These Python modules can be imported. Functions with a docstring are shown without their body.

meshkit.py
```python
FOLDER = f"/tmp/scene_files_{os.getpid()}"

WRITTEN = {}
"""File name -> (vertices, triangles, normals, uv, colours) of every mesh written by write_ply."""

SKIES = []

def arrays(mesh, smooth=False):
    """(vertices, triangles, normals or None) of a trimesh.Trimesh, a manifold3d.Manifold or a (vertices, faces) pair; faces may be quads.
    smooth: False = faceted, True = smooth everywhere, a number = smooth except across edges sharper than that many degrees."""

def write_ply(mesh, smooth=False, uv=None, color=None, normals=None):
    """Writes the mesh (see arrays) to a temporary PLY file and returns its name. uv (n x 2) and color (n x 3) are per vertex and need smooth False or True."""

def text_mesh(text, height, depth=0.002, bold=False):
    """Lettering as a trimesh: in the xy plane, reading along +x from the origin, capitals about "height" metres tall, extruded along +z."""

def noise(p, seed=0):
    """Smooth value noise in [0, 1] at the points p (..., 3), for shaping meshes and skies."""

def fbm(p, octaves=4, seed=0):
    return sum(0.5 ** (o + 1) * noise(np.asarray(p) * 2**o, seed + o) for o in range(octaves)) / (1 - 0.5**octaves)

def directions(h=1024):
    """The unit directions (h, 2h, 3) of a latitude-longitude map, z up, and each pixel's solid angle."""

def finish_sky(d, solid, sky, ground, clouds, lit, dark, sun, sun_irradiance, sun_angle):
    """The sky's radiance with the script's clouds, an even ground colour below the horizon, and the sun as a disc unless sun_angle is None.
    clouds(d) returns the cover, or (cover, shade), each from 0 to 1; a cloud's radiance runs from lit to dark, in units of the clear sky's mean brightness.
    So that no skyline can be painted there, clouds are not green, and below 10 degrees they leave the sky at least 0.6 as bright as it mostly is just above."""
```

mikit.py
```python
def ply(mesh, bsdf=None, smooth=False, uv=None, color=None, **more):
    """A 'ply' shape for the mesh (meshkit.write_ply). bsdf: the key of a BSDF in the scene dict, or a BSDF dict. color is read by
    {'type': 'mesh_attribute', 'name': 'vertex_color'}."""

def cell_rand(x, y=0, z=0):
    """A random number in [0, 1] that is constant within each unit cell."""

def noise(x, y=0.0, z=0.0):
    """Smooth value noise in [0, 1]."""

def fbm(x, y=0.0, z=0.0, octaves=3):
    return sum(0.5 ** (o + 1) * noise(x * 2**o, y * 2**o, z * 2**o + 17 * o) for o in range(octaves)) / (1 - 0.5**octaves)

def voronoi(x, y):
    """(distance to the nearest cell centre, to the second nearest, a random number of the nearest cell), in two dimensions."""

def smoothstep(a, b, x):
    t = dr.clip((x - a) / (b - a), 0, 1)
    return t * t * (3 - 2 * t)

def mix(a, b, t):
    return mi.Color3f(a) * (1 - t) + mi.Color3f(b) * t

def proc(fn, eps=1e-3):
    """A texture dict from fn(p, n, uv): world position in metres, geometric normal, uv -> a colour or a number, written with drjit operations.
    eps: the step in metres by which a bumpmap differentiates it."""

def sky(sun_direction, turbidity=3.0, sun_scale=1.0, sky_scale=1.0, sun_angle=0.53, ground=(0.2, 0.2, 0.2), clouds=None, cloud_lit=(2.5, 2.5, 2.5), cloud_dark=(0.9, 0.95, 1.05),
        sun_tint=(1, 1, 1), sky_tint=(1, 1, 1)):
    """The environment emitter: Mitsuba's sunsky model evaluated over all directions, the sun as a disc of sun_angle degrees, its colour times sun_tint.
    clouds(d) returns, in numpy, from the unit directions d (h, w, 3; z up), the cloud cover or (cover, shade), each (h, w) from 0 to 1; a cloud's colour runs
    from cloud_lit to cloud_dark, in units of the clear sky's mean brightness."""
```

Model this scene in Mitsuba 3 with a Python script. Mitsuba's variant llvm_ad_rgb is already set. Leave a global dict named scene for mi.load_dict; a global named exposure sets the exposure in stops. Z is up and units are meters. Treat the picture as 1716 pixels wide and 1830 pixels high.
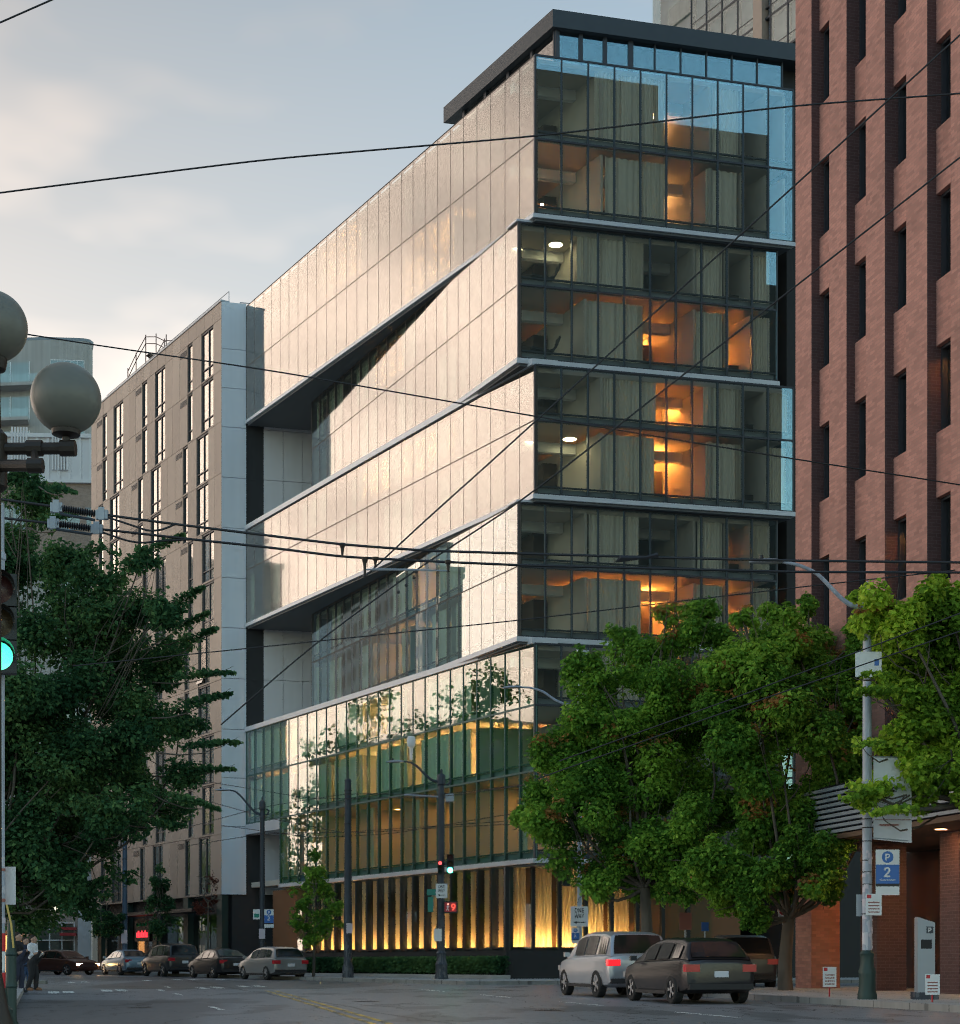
import math, random
import numpy as np, trimesh, mitsuba as mi, drjit as dr, mikit, meshkit
from mikit import proc, noise, fbm, smoothstep, mix, cell_rand
from meshkit import text_mesh

T = mi.ScalarTransform4f
scene, labels = {}, {}
# ---------------------------------------------------------------- camera, sky, exposure
FPX, HZ, CAMZ = 3000.0, 1722.0, 1.1          # focal length in photo pixels, horizon row, eye height
scene['camera'] = {'type': 'perspective', 'fov': math.degrees(2 * math.atan(858 / FPX)), 'fov_axis': 'x', 'near_clip': 0.5, 'far_clip': 3000.0,
                   'principal_point_offset_x': 0.0, 'principal_point_offset_y': 0.5 - HZ / 1830,
                   'to_world': T().look_at(origin=[0, 0, CAMZ], target=[0, 10, CAMZ], up=[0, 0, 1])}


def clouds(d):
    x, y, z = d[..., 0], d[..., 1], np.maximum(d[..., 2], 0.0)
    p = np.stack([x / (z + 0.25) * 2.2 + 3.1, y / (z + 0.25) * 2.2, z * 5.0], -1)
    n = meshkit.fbm(p, 5, seed=4)
    m = meshkit.fbm(p * 2.7 + 11.0, 4, seed=9)
    el = np.degrees(np.arcsin(np.clip(z, 0, 1)))
    az = np.degrees(np.arctan2(x, y))
    west = np.exp(-(np.minimum(np.abs(az + 62.0), 360 - np.abs(az + 62.0)) / 34.0) ** 2)      # veil glows towards the sunset
    wide = np.exp(-((az + 50.0) / 95.0) ** 2)
    low = np.clip((33.0 - el) / 22.0, 0, 1)
    puff = np.clip((0.62 * n + 0.38 * m - 0.45 + 0.10 * low) * 4.6, 0, 1)
    thick = np.exp(-(np.abs(az + 40.0) / 62.0) ** 4)
    cover = np.clip((0.75 + 0.25 * puff) * thick + 0.22 * puff * (1 - thick), 0, 0.97)
    lum = (0.02 + 0.33 * low ** 1.2 + 0.36 * puff * np.clip((34.0 - el) / 12.0, 0, 1)) * wide + 0.62 * west * np.clip((40 - el) / 28, 0, 1) * (0.75 + 0.25 * puff)
    return np.clip(cover + 0.7 * west, 0, 1), np.clip(1.0 - lum, 0, 1)


SUN = (-0.866, 0.49, 0.09)
scene['sky'] = mikit.sky(SUN, turbidity=3.0, sun_scale=0.002, sky_scale=1.0, sun_angle=16.0, clouds=clouds, cloud_lit=(3.9, 3.2, 2.65), cloud_dark=(0.35, 0.385, 0.425), sun_tint=(1.0, 0.75, 0.55), sky_tint=(0.86, 1.0, 1.10), ground=(0.12, 0.12, 0.12))
exposure = 4.45


# ---------------------------------------------------------------- helpers
def ground(y):
    return 0.0045 * y


def at(u, v, y):
    return np.array([(u - 858.0) / FPX * y, y, CAMZ + (HZ - v) / FPX * y])


def on_ground(u, y, h=0.0):
    return np.array([(u - 858.0) / FPX * y, y, ground(y) + h])


COUNT = {}


def numbered(base):
    COUNT[base] = COUNT.get(base, -1) + 1
    return base if COUNT[base] == 0 else f'{base}_{COUNT[base]:03d}'


def tag(key, label=None, cat=None, group=None, kind=None):
    e = labels.setdefault(key, {})
    for k, v in (('label', label), ('category', cat), ('group', group), ('kind', kind)):
        if v:
            e[k] = v
    if not e:
        del labels[key]
    return key


def thing(name, label, cat, group=None):
    return tag(numbered(name), label, cat, group)


class MB:
    """Collects faces; one MB becomes one mesh."""

    def __init__(self):
        self.v, self.f, self.n = [], [], 0

    def add(self, v, f):
        v, f = np.asarray(v, float), np.asarray(f, int)
        if f.shape[1] == 4:
            f = np.vstack([f[:, [0, 1, 2]], f[:, [0, 2, 3]]])
        self.v.append(v)
        self.f.append(f + self.n)
        self.n += len(v)
        return self

    def mesh(self, m, M=None):
        v = np.asarray(m.vertices)
        if M is not None:
            v = v @ np.asarray(M)[:3, :3].T + np.asarray(M)[:3, 3]
        return self.add(v, m.faces)

    def quad(self, a, b, c, d):
        return self.add([a, b, c, d], [[0, 1, 2, 3]])

    def hexa(self, p):
        """8 corners: bottom loop then top loop (counter-clockwise seen from above)."""
        return self.add(p, [[3, 2, 1, 0], [4, 5, 6, 7], [0, 1, 5, 4], [1, 2, 6, 5], [2, 3, 7, 6], [3, 0, 4, 7]])

    def wbox(self, x0, x1, y0, y1, z0, z1):
        return self.hexa([(x0, y0, z0), (x1, y0, z0), (x1, y1, z0), (x0, y1, z0), (x0, y0, z1), (x1, y0, z1), (x1, y1, z1), (x0, y1, z1)])

    def prism(self, poly, z0, z1):
        """Vertical prism over a convex plan polygon."""
        p = np.asarray(poly, float)
        n = len(p)
        v = np.vstack([np.c_[p, np.full(n, z0)], np.c_[p, np.full(n, z1)]])
        f = [[i, (i + 1) % n, n + (i + 1) % n, n + i] for i in range(n)]
        self.add(v, f)
        self.add(v[n:], [[0, i, i + 1] for i in range(1, n - 1)])
        return self.add(v[:n], [[0, i + 1, i] for i in range(1, n - 1)])

    def tube(self, pts, rad, sides=8, cap=True):
        p = np.asarray(pts, float)
        r = np.broadcast_to(np.asarray(rad, float), (len(p),))
        t = np.gradient(p, axis=0)
        t /= np.linalg.norm(t, axis=1, keepdims=True) + 1e-12
        ref = np.where(np.abs(t[:, 2:]) < 0.9, [0, 0, 1.0], [1.0, 0, 0])
        ref = np.broadcast_to(ref[len(p) // 2], t.shape)
        a = np.cross(t, ref)
        a /= np.linalg.norm(a, axis=1, keepdims=True) + 1e-12
        b = np.cross(t, a)
        ang = np.arange(sides) * 2 * np.pi / sides
        v = p[:, None] + r[:, None, None] * (np.cos(ang)[None, :, None] * a[:, None] + np.sin(ang)[None, :, None] * b[:, None])
        i, j = np.meshgrid(np.arange(len(p) - 1), np.arange(sides), indexing='ij')
        q = np.stack([i * sides + j, i * sides + (j + 1) % sides, (i + 1) * sides + (j + 1) % sides, (i + 1) * sides + j], -1).reshape(-1, 4)[:, ::-1]
        self.add(v.reshape(-1, 3), q)
        if cap:
            self.add(v[0], [[0, k, k + 1] for k in range(1, sides - 1)])
            self.add(v[-1], [[0, k + 1, k] for k in range(1, sides - 1)])
        return self

    def lathe(self, prof, o, sides=16):
        """Profile [(r, z)] turned about a vertical axis through o."""
        pr = np.asarray(prof, float)
        ang = np.arange(sides) * 2 * np.pi / sides
        v = np.stack([pr[:, None, 0] * np.cos(ang), pr[:, None, 0] * np.sin(ang), np.repeat(pr[:, 1:], sides, 1)], -1) + np.asarray(o, float)
        i, j = np.meshgrid(np.arange(len(pr) - 1), np.arange(sides), indexing='ij')
        q = np.stack([i * sides + j, i * sides + (j + 1) % sides, (i + 1) * sides + (j + 1) % sides, (i + 1) * sides + j], -1).reshape(-1, 4)
        return self.add(v.reshape(-1, 3), q)

    def arrays(self):
        return np.vstack(self.v), np.vstack(self.f)


def put(name, mb, mat, parent=None, label=None, cat=None, group=None, kind=None, smooth=False, color=None, **more):
    key = numbered(f'{parent}__{name}' if parent else name)
    mesh = mb.arrays() if isinstance(mb, MB) else mb
    scene[key] = mikit.ply(mesh, mat, smooth=smooth, color=color, **more)
    tag(key, label, cat, group, kind)
    return key


def clone(name, src, M, parent=None, label=None, cat=None, group=None, kind=None):
    """Another entry with the same mesh under another matrix."""
    key = numbered(f'{parent}__{name}' if parent else name)
    scene[key] = {**scene[src], 'to_world': M}
    tag(key, label, cat, group, kind)
    return key


class Frame:
    """Upright facade frame: s along ex, d outwards along n, z up."""

    def __init__(self, o, ex, n=None):
        self.o, self.ex = np.array(o[:2], float), np.array(ex[:2], float) / np.linalg.norm(ex[:2])
        self.n = np.array([-self.ex[1], self.ex[0]]) if n is None else np.array(n[:2], float) / np.linalg.norm(n[:2])
        self.flip = self.ex[0] * self.n[1] - self.ex[1] * self.n[0] > 0

    def p(self, s, d, z):
        q = self.o + self.ex * s + self.n * d
        return np.array([q[0], q[1], z])

    def box(self, mb, s0, s1, d0, d1, z0, z1):
        c = [(s0, d0), (s1, d0), (s1, d1), (s0, d1)]
        if not self.flip:
            c = c[::-1]
        return mb.hexa([self.p(s, d, z0) for s, d in c] + [self.p(s, d, z1) for s, d in c])

    def rect(self, mb, s0, s1, z0, z1, d=0.0, dd=(0, 0, 0, 0)):
        """A quad facing outwards."""
        a, b, c, e = self.p(s0, d + dd[0], z0), self.p(s1, d + dd[1], z0), self.p(s1, d + dd[2], z1), self.p(s0, d + dd[3], z1)
        return mb.quad(a, e, c, b) if self.flip else mb.quad(a, b, c, e)

    def matrix(self, s, d, z, sx=1.0, sz=1.0):
        """Local x along ex, y outwards, z up."""
        q = self.p(s, d, z)
        m = np.eye(4)
        m[:2, 0], m[:2, 1], m[2, 2], m[:3, 3] = self.ex * sx, self.n, sz, q
        return T(m)


def rgb(*c):
    return {'type': 'rgb', 'value': list(c)}


def plain(name, c, rough=0.6, metallic=0.0, spec=0.5, **kw):
    scene[name] = {'type': 'twosided', 'b': {'type': 'principled', 'base_color': rgb(*c) if isinstance(c, tuple) else c, 'roughness': rough, 'metallic': metallic, 'specular': spec, **kw}}
    return name


def lamp(c, k):
    return {'type': 'area', 'radiance': rgb(*[x * k for x in c])}


WARM, AMBER, COOL = (1.0, 0.50, 0.19), (1.0, 0.36, 0.07), (0.75, 0.9, 0.7)
rng = random.Random(7)
nrng = np.random.default_rng(7)
# ---------------------------------------------------------------- materials
def glass(name, tint, coat, w, alpha=0.0):
    scene[name] = {'type': 'blendbsdf', 'weight': w, 'a': {'type': 'thindielectric', 'int_ior': 1.5, 'specular_transmittance': rgb(*tint)},
                   'b': {'type': 'roughconductor', 'material': 'none', 'alpha': alpha, 'distribution': 'ggx', 'specular_reflectance': rgb(*coat)} if alpha else {'type': 'conductor', 'material': 'none', 'specular_reflectance': rgb(*coat)}}


glass('hotel_glass', (0.66, 0.80, 0.74), (0.84, 0.795, 0.755), 0.27, 0.004)
glass('hotel_recess_glass', (0.70, 0.86, 0.82), (0.82, 0.86, 0.83), 0.21)
glass('hotel_side_glass', (0.93, 0.94, 0.90), (0.44, 0.86, 1.0), 0.25)
glass('lower_glass', (0.66, 0.88, 0.80), (0.84, 1.0, 0.96), 0.11)
glass('window_glass', (0.45, 0.5, 0.5), (1.0, 0.95, 0.90), 0.24, 0.006)
glass('tower_glass', (0.45, 0.55, 0.55), (0.80, 1.0, 0.97), 0.13)
glass('dark_glass', (0.35, 0.38, 0.38), (0.9, 0.95, 1.0), 0.06)
plain('joint_dark', (0.13, 0.105, 0.09), 0.9, 0.0, 0.1)
plain('mullion_metal', (0.045, 0.05, 0.06), 0.45, 0.3)
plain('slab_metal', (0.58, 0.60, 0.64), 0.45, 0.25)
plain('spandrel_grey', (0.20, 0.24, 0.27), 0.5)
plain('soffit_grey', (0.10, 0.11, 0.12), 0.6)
plain('roof_dark', (0.035, 0.045, 0.055), 0.5)
plain('room_wall', (0.52, 0.47, 0.40), 0.8)
plain('room_floor', (0.20, 0.14, 0.09), 0.6)
plain('wood_wall', (0.22, 0.10, 0.045), 0.6)
plain('wood_dark', (0.06, 0.035, 0.022), 0.5)
plain('soffit_brown', (0.12, 0.07, 0.045), 0.6)
plain('dark_void', (0.02, 0.021, 0.023), 0.7)
plain('curtain_cloth', (0.74, 0.68, 0.56), 0.9)
plain('curtain_gold', (0.56, 0.45, 0.31), 0.9)
plain('teal_mullion', (0.05, 0.11, 0.10), 0.5, 0.2)
plain('sign_rust', (0.10, 0.05, 0.04), 0.8)
plain('black_metal', (0.02, 0.022, 0.024), 0.45, 0.2)
plain('grey_metal', (0.33, 0.36, 0.40), 0.45, 0.3)
plain('white_paint', (0.72, 0.72, 0.72), 0.5)
plain('green_iron', (0.025, 0.05, 0.045), 0.5, 0.2)


def panel_tex(base, amount):
    def fn(p, n, uv):
        k = fbm(p.x * 0.7 + p.y * 0.9, p.z * 0.35, 3.0)
        streak = noise((p.x + p.y) * 6.0, p.z * 0.25, 1.0)
        return mi.Color3f(*base) * (1.0 - amount + 2 * amount * (0.6 * k + 0.4 * streak))
    return proc(fn)


plain('tan_panel', panel_tex((0.40, 0.295, 0.235), 0.10), 0.55)
plain('tan_panel_b', panel_tex((0.43, 0.32, 0.255), 0.10), 0.55)
plain('tan_panel_c', panel_tex((0.37, 0.27, 0.215), 0.10), 0.55)
plain('blue_panel', panel_tex((0.58, 0.62, 0.68), 0.06), 0.4)
plain('grey_panel', panel_tex((0.60, 0.58, 0.59), 0.06), 0.45)
plain('concrete', panel_tex((0.36, 0.35, 0.33), 0.2), 0.8)
plain('beige_wall', panel_tex((0.34, 0.30, 0.26), 0.2), 0.8)


def brick_fn(base, vary, mortar):
    def fn(p, n, uv):
        s = dr.select(dr.abs(n.x) > dr.abs(n.y), p.y, p.x)
        s = dr.select(dr.abs(n.x) + dr.abs(n.y) < 0.3, p.x, s)
        row = dr.floor(p.z / 0.09)
        q = s / 0.26 + 0.5 * (row - 2 * dr.floor(row / 2))
        fx, fz = q - dr.floor(q), p.z / 0.09 - row
        joint = dr.maximum(smoothstep(0.05, 0.015, dr.minimum(fx, 1 - fx)), smoothstep(0.13, 0.05, dr.minimum(fz, 1 - fz)))
        tone = cell_rand(dr.floor(q), row, 3.0)
        big = fbm(s * 0.35, p.z * 0.35, 5.0)
        diag = noise((s + p.z * 0.8) * 1.1, (p.z - s * 0.4) * 0.35, 2.0)
        c = mi.Color3f(*base) * (1 - vary + 2 * vary * (0.45 * tone + 0.3 * big + 0.25 * diag))
        return mix(c, mi.Color3f(*mortar), joint * 0.55)
    return fn


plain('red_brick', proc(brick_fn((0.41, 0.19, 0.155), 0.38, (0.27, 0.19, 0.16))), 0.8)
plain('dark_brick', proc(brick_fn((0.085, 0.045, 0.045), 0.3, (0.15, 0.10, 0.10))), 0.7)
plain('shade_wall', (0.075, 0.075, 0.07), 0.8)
plain('brown_brick', proc(brick_fn((0.28, 0.20, 0.16), 0.3, (0.3, 0.27, 0.25))), 0.85)


def asphalt_fn(p, n, uv):
    g = fbm(p.x * 9.0, p.y * 9.0, 0.5, 3)
    big = fbm(p.x * 0.16, p.y * 0.05, 2.5, 4)
    track = noise((p.x + 0.25 * p.y) * 0.55, p.y * 0.02, 7.0)
    v = 0.155 + 0.08 * (g - 0.5) + 0.085 * (big - 0.5) + 0.025 * (track - 0.5)
    patch = smoothstep(0.56, 0.60, noise(p.x * 0.11 + 3, p.y * 0.06 + 8, 4.0))
    v = v * (1 - 0.38 * patch)
    crack = dr.abs(fbm(p.x * 0.5 + 7, p.y * 0.22, 9.0, 4) - 0.5)
    v = v * (1 - 0.5 * smoothstep(0.008, 0.002, crack))
    oil = smoothstep(0.60, 0.72, fbm(p.x * 0.9 + 4, p.y * 0.35, 12.0, 3))
    v = v * (1 - 0.35 * oil)
    seam = dr.abs(p.x + 0.261 * p.y - 6.6 + 0.25 * (noise(p.y * 0.3, 1.0, 2.0) - 0.5))
    v = v * (1 - 0.55 * smoothstep(0.07, 0.03, seam))
    return mi.Color3f(v * 1.0, v * 1.02, v * 1.08)


scene['asphalt'] = {'type': 'twosided', 'b': {'type': 'principled', 'base_color': proc(asphalt_fn), 'roughness': 0.42, 'specular': 0.55}}


def walk_fn(p, n, uv):
    g = fbm(p.x * 6.0, p.y * 6.0, 0.5, 3)
    big = fbm(p.x * 0.4, p.y * 0.4, 2.5, 3)
    fx, fy = p.x / 1.5 - dr.floor(p.x / 1.5), p.y / 1.5 - dr.floor(p.y / 1.5)
    j = dr.maximum(smoothstep(0.02, 0.008, dr.minimum(fx, 1 - fx)), smoothstep(0.02, 0.008, dr.minimum(fy, 1 - fy)))
    v = (0.24 + 0.10 * (g - 0.5) + 0.14 * (big - 0.5)) * (1 - 0.5 * j)
    return mi.Color3f(v, v * 0.98, v * 0.94)


scene['paving'] = {'type': 'twosided', 'b': {'type': 'principled', 'base_color': proc(walk_fn), 'roughness': 0.8}}


def worn_white(p, n, uv):
    w = smoothstep(0.30, 0.55, fbm(p.x * 5, p.y * 5, 1.0, 4))
    return mix((0.10, 0.10, 0.105), (0.62, 0.62, 0.60), w)


def worn_yellow(p, n, uv):
    w = smoothstep(0.35, 0.6, fbm(p.x * 4, p.y * 4, 1.0, 4))
    return mix((0.10, 0.09, 0.07), (0.55, 0.33, 0.06), w)


plain('road_white', proc(worn_white), 0.6)
plain('road_yellow', proc(worn_yellow), 0.6)
# ---------------------------------------------------------------- directions of the streets
DL = np.array([-1763.0, 3000.0]) / np.hypot(1763, 3000)      # hotel street front, going away from the corner
DR = np.array([12002.0, 3000.0]) / np.hypot(12002, 3000)     # hotel side front
DT = np.array([-1448.0, 3000.0]) / np.hypot(1448, 3000)      # the turned boxes
DB = np.array([-783.0, 3000.0]) / np.hypot(783, 3000)        # brick building front
DA = np.array([-1858.0, 3000.0]) / np.hypot(1858, 3000)      # tan building front
NR = np.array([DR[1], -DR[0]])


def left_normal(d):
    return np.array([-d[1], d[0]]) if -d[1] < 0 else np.array([d[1], -d[0]])


C1 = np.array([2.287, 70.0])
C2 = np.array([1.613, 70.15])
hotel = thing('hotel_building', 'glass hotel of shifted stacked boxes mirroring the pale sunset sky', 'building')
PW = 1.195
PWR = 1.165


# pleated curtain: unit wide and high, hanging at y = 0
def curtain_mesh(seed, folds=9):
    r = np.random.default_rng(seed)
    n = folds * 6 + 1
    x = np.linspace(0, 1, n)
    ph = np.cumsum(0.7 + 0.6 * r.random(n)) / n * 2 * np.pi * folds
    y = 0.055 * np.sin(ph) + 0.02 * np.sin(ph * 0.37 + r.random() * 6)
    v = np.vstack([np.c_[x, y * 0.6, np.zeros(n)], np.c_[x, y, np.full(n, 1.0)]])
    f = [[i, i + 1, n + i + 1, n + i] for i in range(n - 1)]
    return v, np.array(f)


CURT = {}
for mat in ('curtain_cloth', 'curtain_gold'):
    CURT[mat] = [mikit.ply(curtain_mesh(k, 5 + 2 * k), mat, smooth=True) for k in range(3)]


def curtain(parent, fr, s0, s1, z0, z1, d=-0.28, mat='curtain_cloth'):
    key = numbered(parent + '__curtain')
    scene[key] = {**CURT[mat][rng.randrange(3)], 'to_world': fr.matrix(s0, d, z0, s1 - s0, z1 - z0)}


def lamp_ball(parent, p, r=0.09, c=WARM, k=25.0, name='ceiling_lamp'):
    m = trimesh.creation.icosphere(1, r)
    m.apply_translation(p)
    key = numbered(parent + '__' + name)
    scene[key] = mikit.ply(m, 'white_paint', emitter=lamp(c, k))


def lamp_disc(parent, p, r=0.3, c=WARM, k=6.0, name='ceiling_lamp', sides=10):
    a = np.arange(sides) * 2 * np.pi / sides
    v = np.c_[p[0] + r * np.cos(a), p[1] + r * np.sin(a), np.full(sides, p[2])]
    key = numbered(parent + '__' + name)
    scene[key] = mikit.ply((v, np.array([[0, i + 1, i] for i in range(1, sides - 1)])), 'white_paint', emitter=lamp(c, k))


FAR_PANES, CHAIR_AT = [], []


def glaze(parent, fr, n, w, z0, z1, mat, first=0, keep=lambda i: True, low=0.0):
    """Panes of one storey; each is a part."""
    for i in range(first, n):
        s0, s1 = i * w + 0.014, (i + 1) * w - 0.014
        t = [rng.gauss(0, 0.0009) for _ in range(2)]
        mb = MB()
        fr.rect(mb, s0, s1, z0 + 0.03, z1 - 0.03, 0.0, (t[0], -t[0] + 0.0, -t[0] + t[1], t[0] + t[1]))
        if keep(i):
            put('pane', mb, mat, parent)
        else:
            FAR_PANES.append((mat, mb.arrays()))


def frame_grid(mb, fr, n, w, z0, z1, first=0, rails=(), wide=0.05, proud=0.035):
    for i in range(first, n + 1):
        fr.box(mb, i * w - wide / 2, i * w + wide / 2, -0.13, proud, z0, z1)
    for z in (z0, z1):
        fr.box(mb, first * w, n * w, -0.11, proud - 0.009, z - 0.04, z + 0.04)
    for z in rails:
        fr.box(mb, first * w, n * w, -0.11, -0.012, z - 0.03, z + 0.03)


# (corner, direction, number of panes left, right, [storey levels top to bottom], glass above/below)
SPEC = [(C1, DL, 26, 10, [39.0, 35.52, 32.40]), (C2, DT, 21, 10, [32.10, 29.5, 26.42]), (C1, DL, 26, 10, [26.08, 23.78, 20.70]),
        (C2, DT, 21, 10, [20.38, 17.72, 14.78]), (C1, DL, 26, 10, [14.45, 11.9, 9.15, 5.50])]
# curtains on the side front, in panes, and the lamps (pane, depth, colour, strength) of each storey
CR = {0: [(2.3, 5.0), (6.85, 8.05)], 1: [(2.7, 5.0), (6.6, 8.0)], 2: [(2.25, 4.8), (6.85, 7.9), (9.08, 9.75)], 3: [(2.5, 4.8), (6.85, 7.9), (9.08, 9.75)],
      4: [(2.55, 4.65), (6.5, 8.0), (9.1, 9.85)], 5: [(2.6, 4.6), (6.6, 8.0), (9.05, 9.8)], 6: [(2.7, 4.75), (6.9, 7.9), (9.05, 9.7)], 7: [(2.65, 4.7), (6.85, 7.9), (9.05, 9.7)],
      8: [(2.4, 4.8), (6.9, 8.0), (9.1, 9.8)]}
LAMPS = {0: [(5.1, 2.2, 9.0), (6.15, 3.2, 8.0)], 1: [(4.9, 2.5, 9.0), (6.2, 3.0, 9.0), (0.55, 0.6, 7.0)], 2: [(6.3, 4.6, 26.0), (8.5, 3.8, 26.0)], 3: [(6.35, 4.4, 40.0), (8.5, 3.4, 40.0)],
         4: [(6.2, 2.6, 22.0), (5.0, 4.4, 26.0)], 5: [(6.1, 2.8, 20.0), (6.3, 4.6, 16.0)], 6: [(8.5, 3.5, 24.0)], 7: [(5.05, 2.4, 16.0), (6.3, 3.0, 16.0), (8.5, 3.6, 44.0), (5.0, 4.6, 30.0)], 8: [(6.2, 3.0, 14.0)]}
WALL_R = [2.6 * PWR, 6.8 * PWR, 8.1 * PWR, 9.05 * PWR]
st = 0
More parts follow.
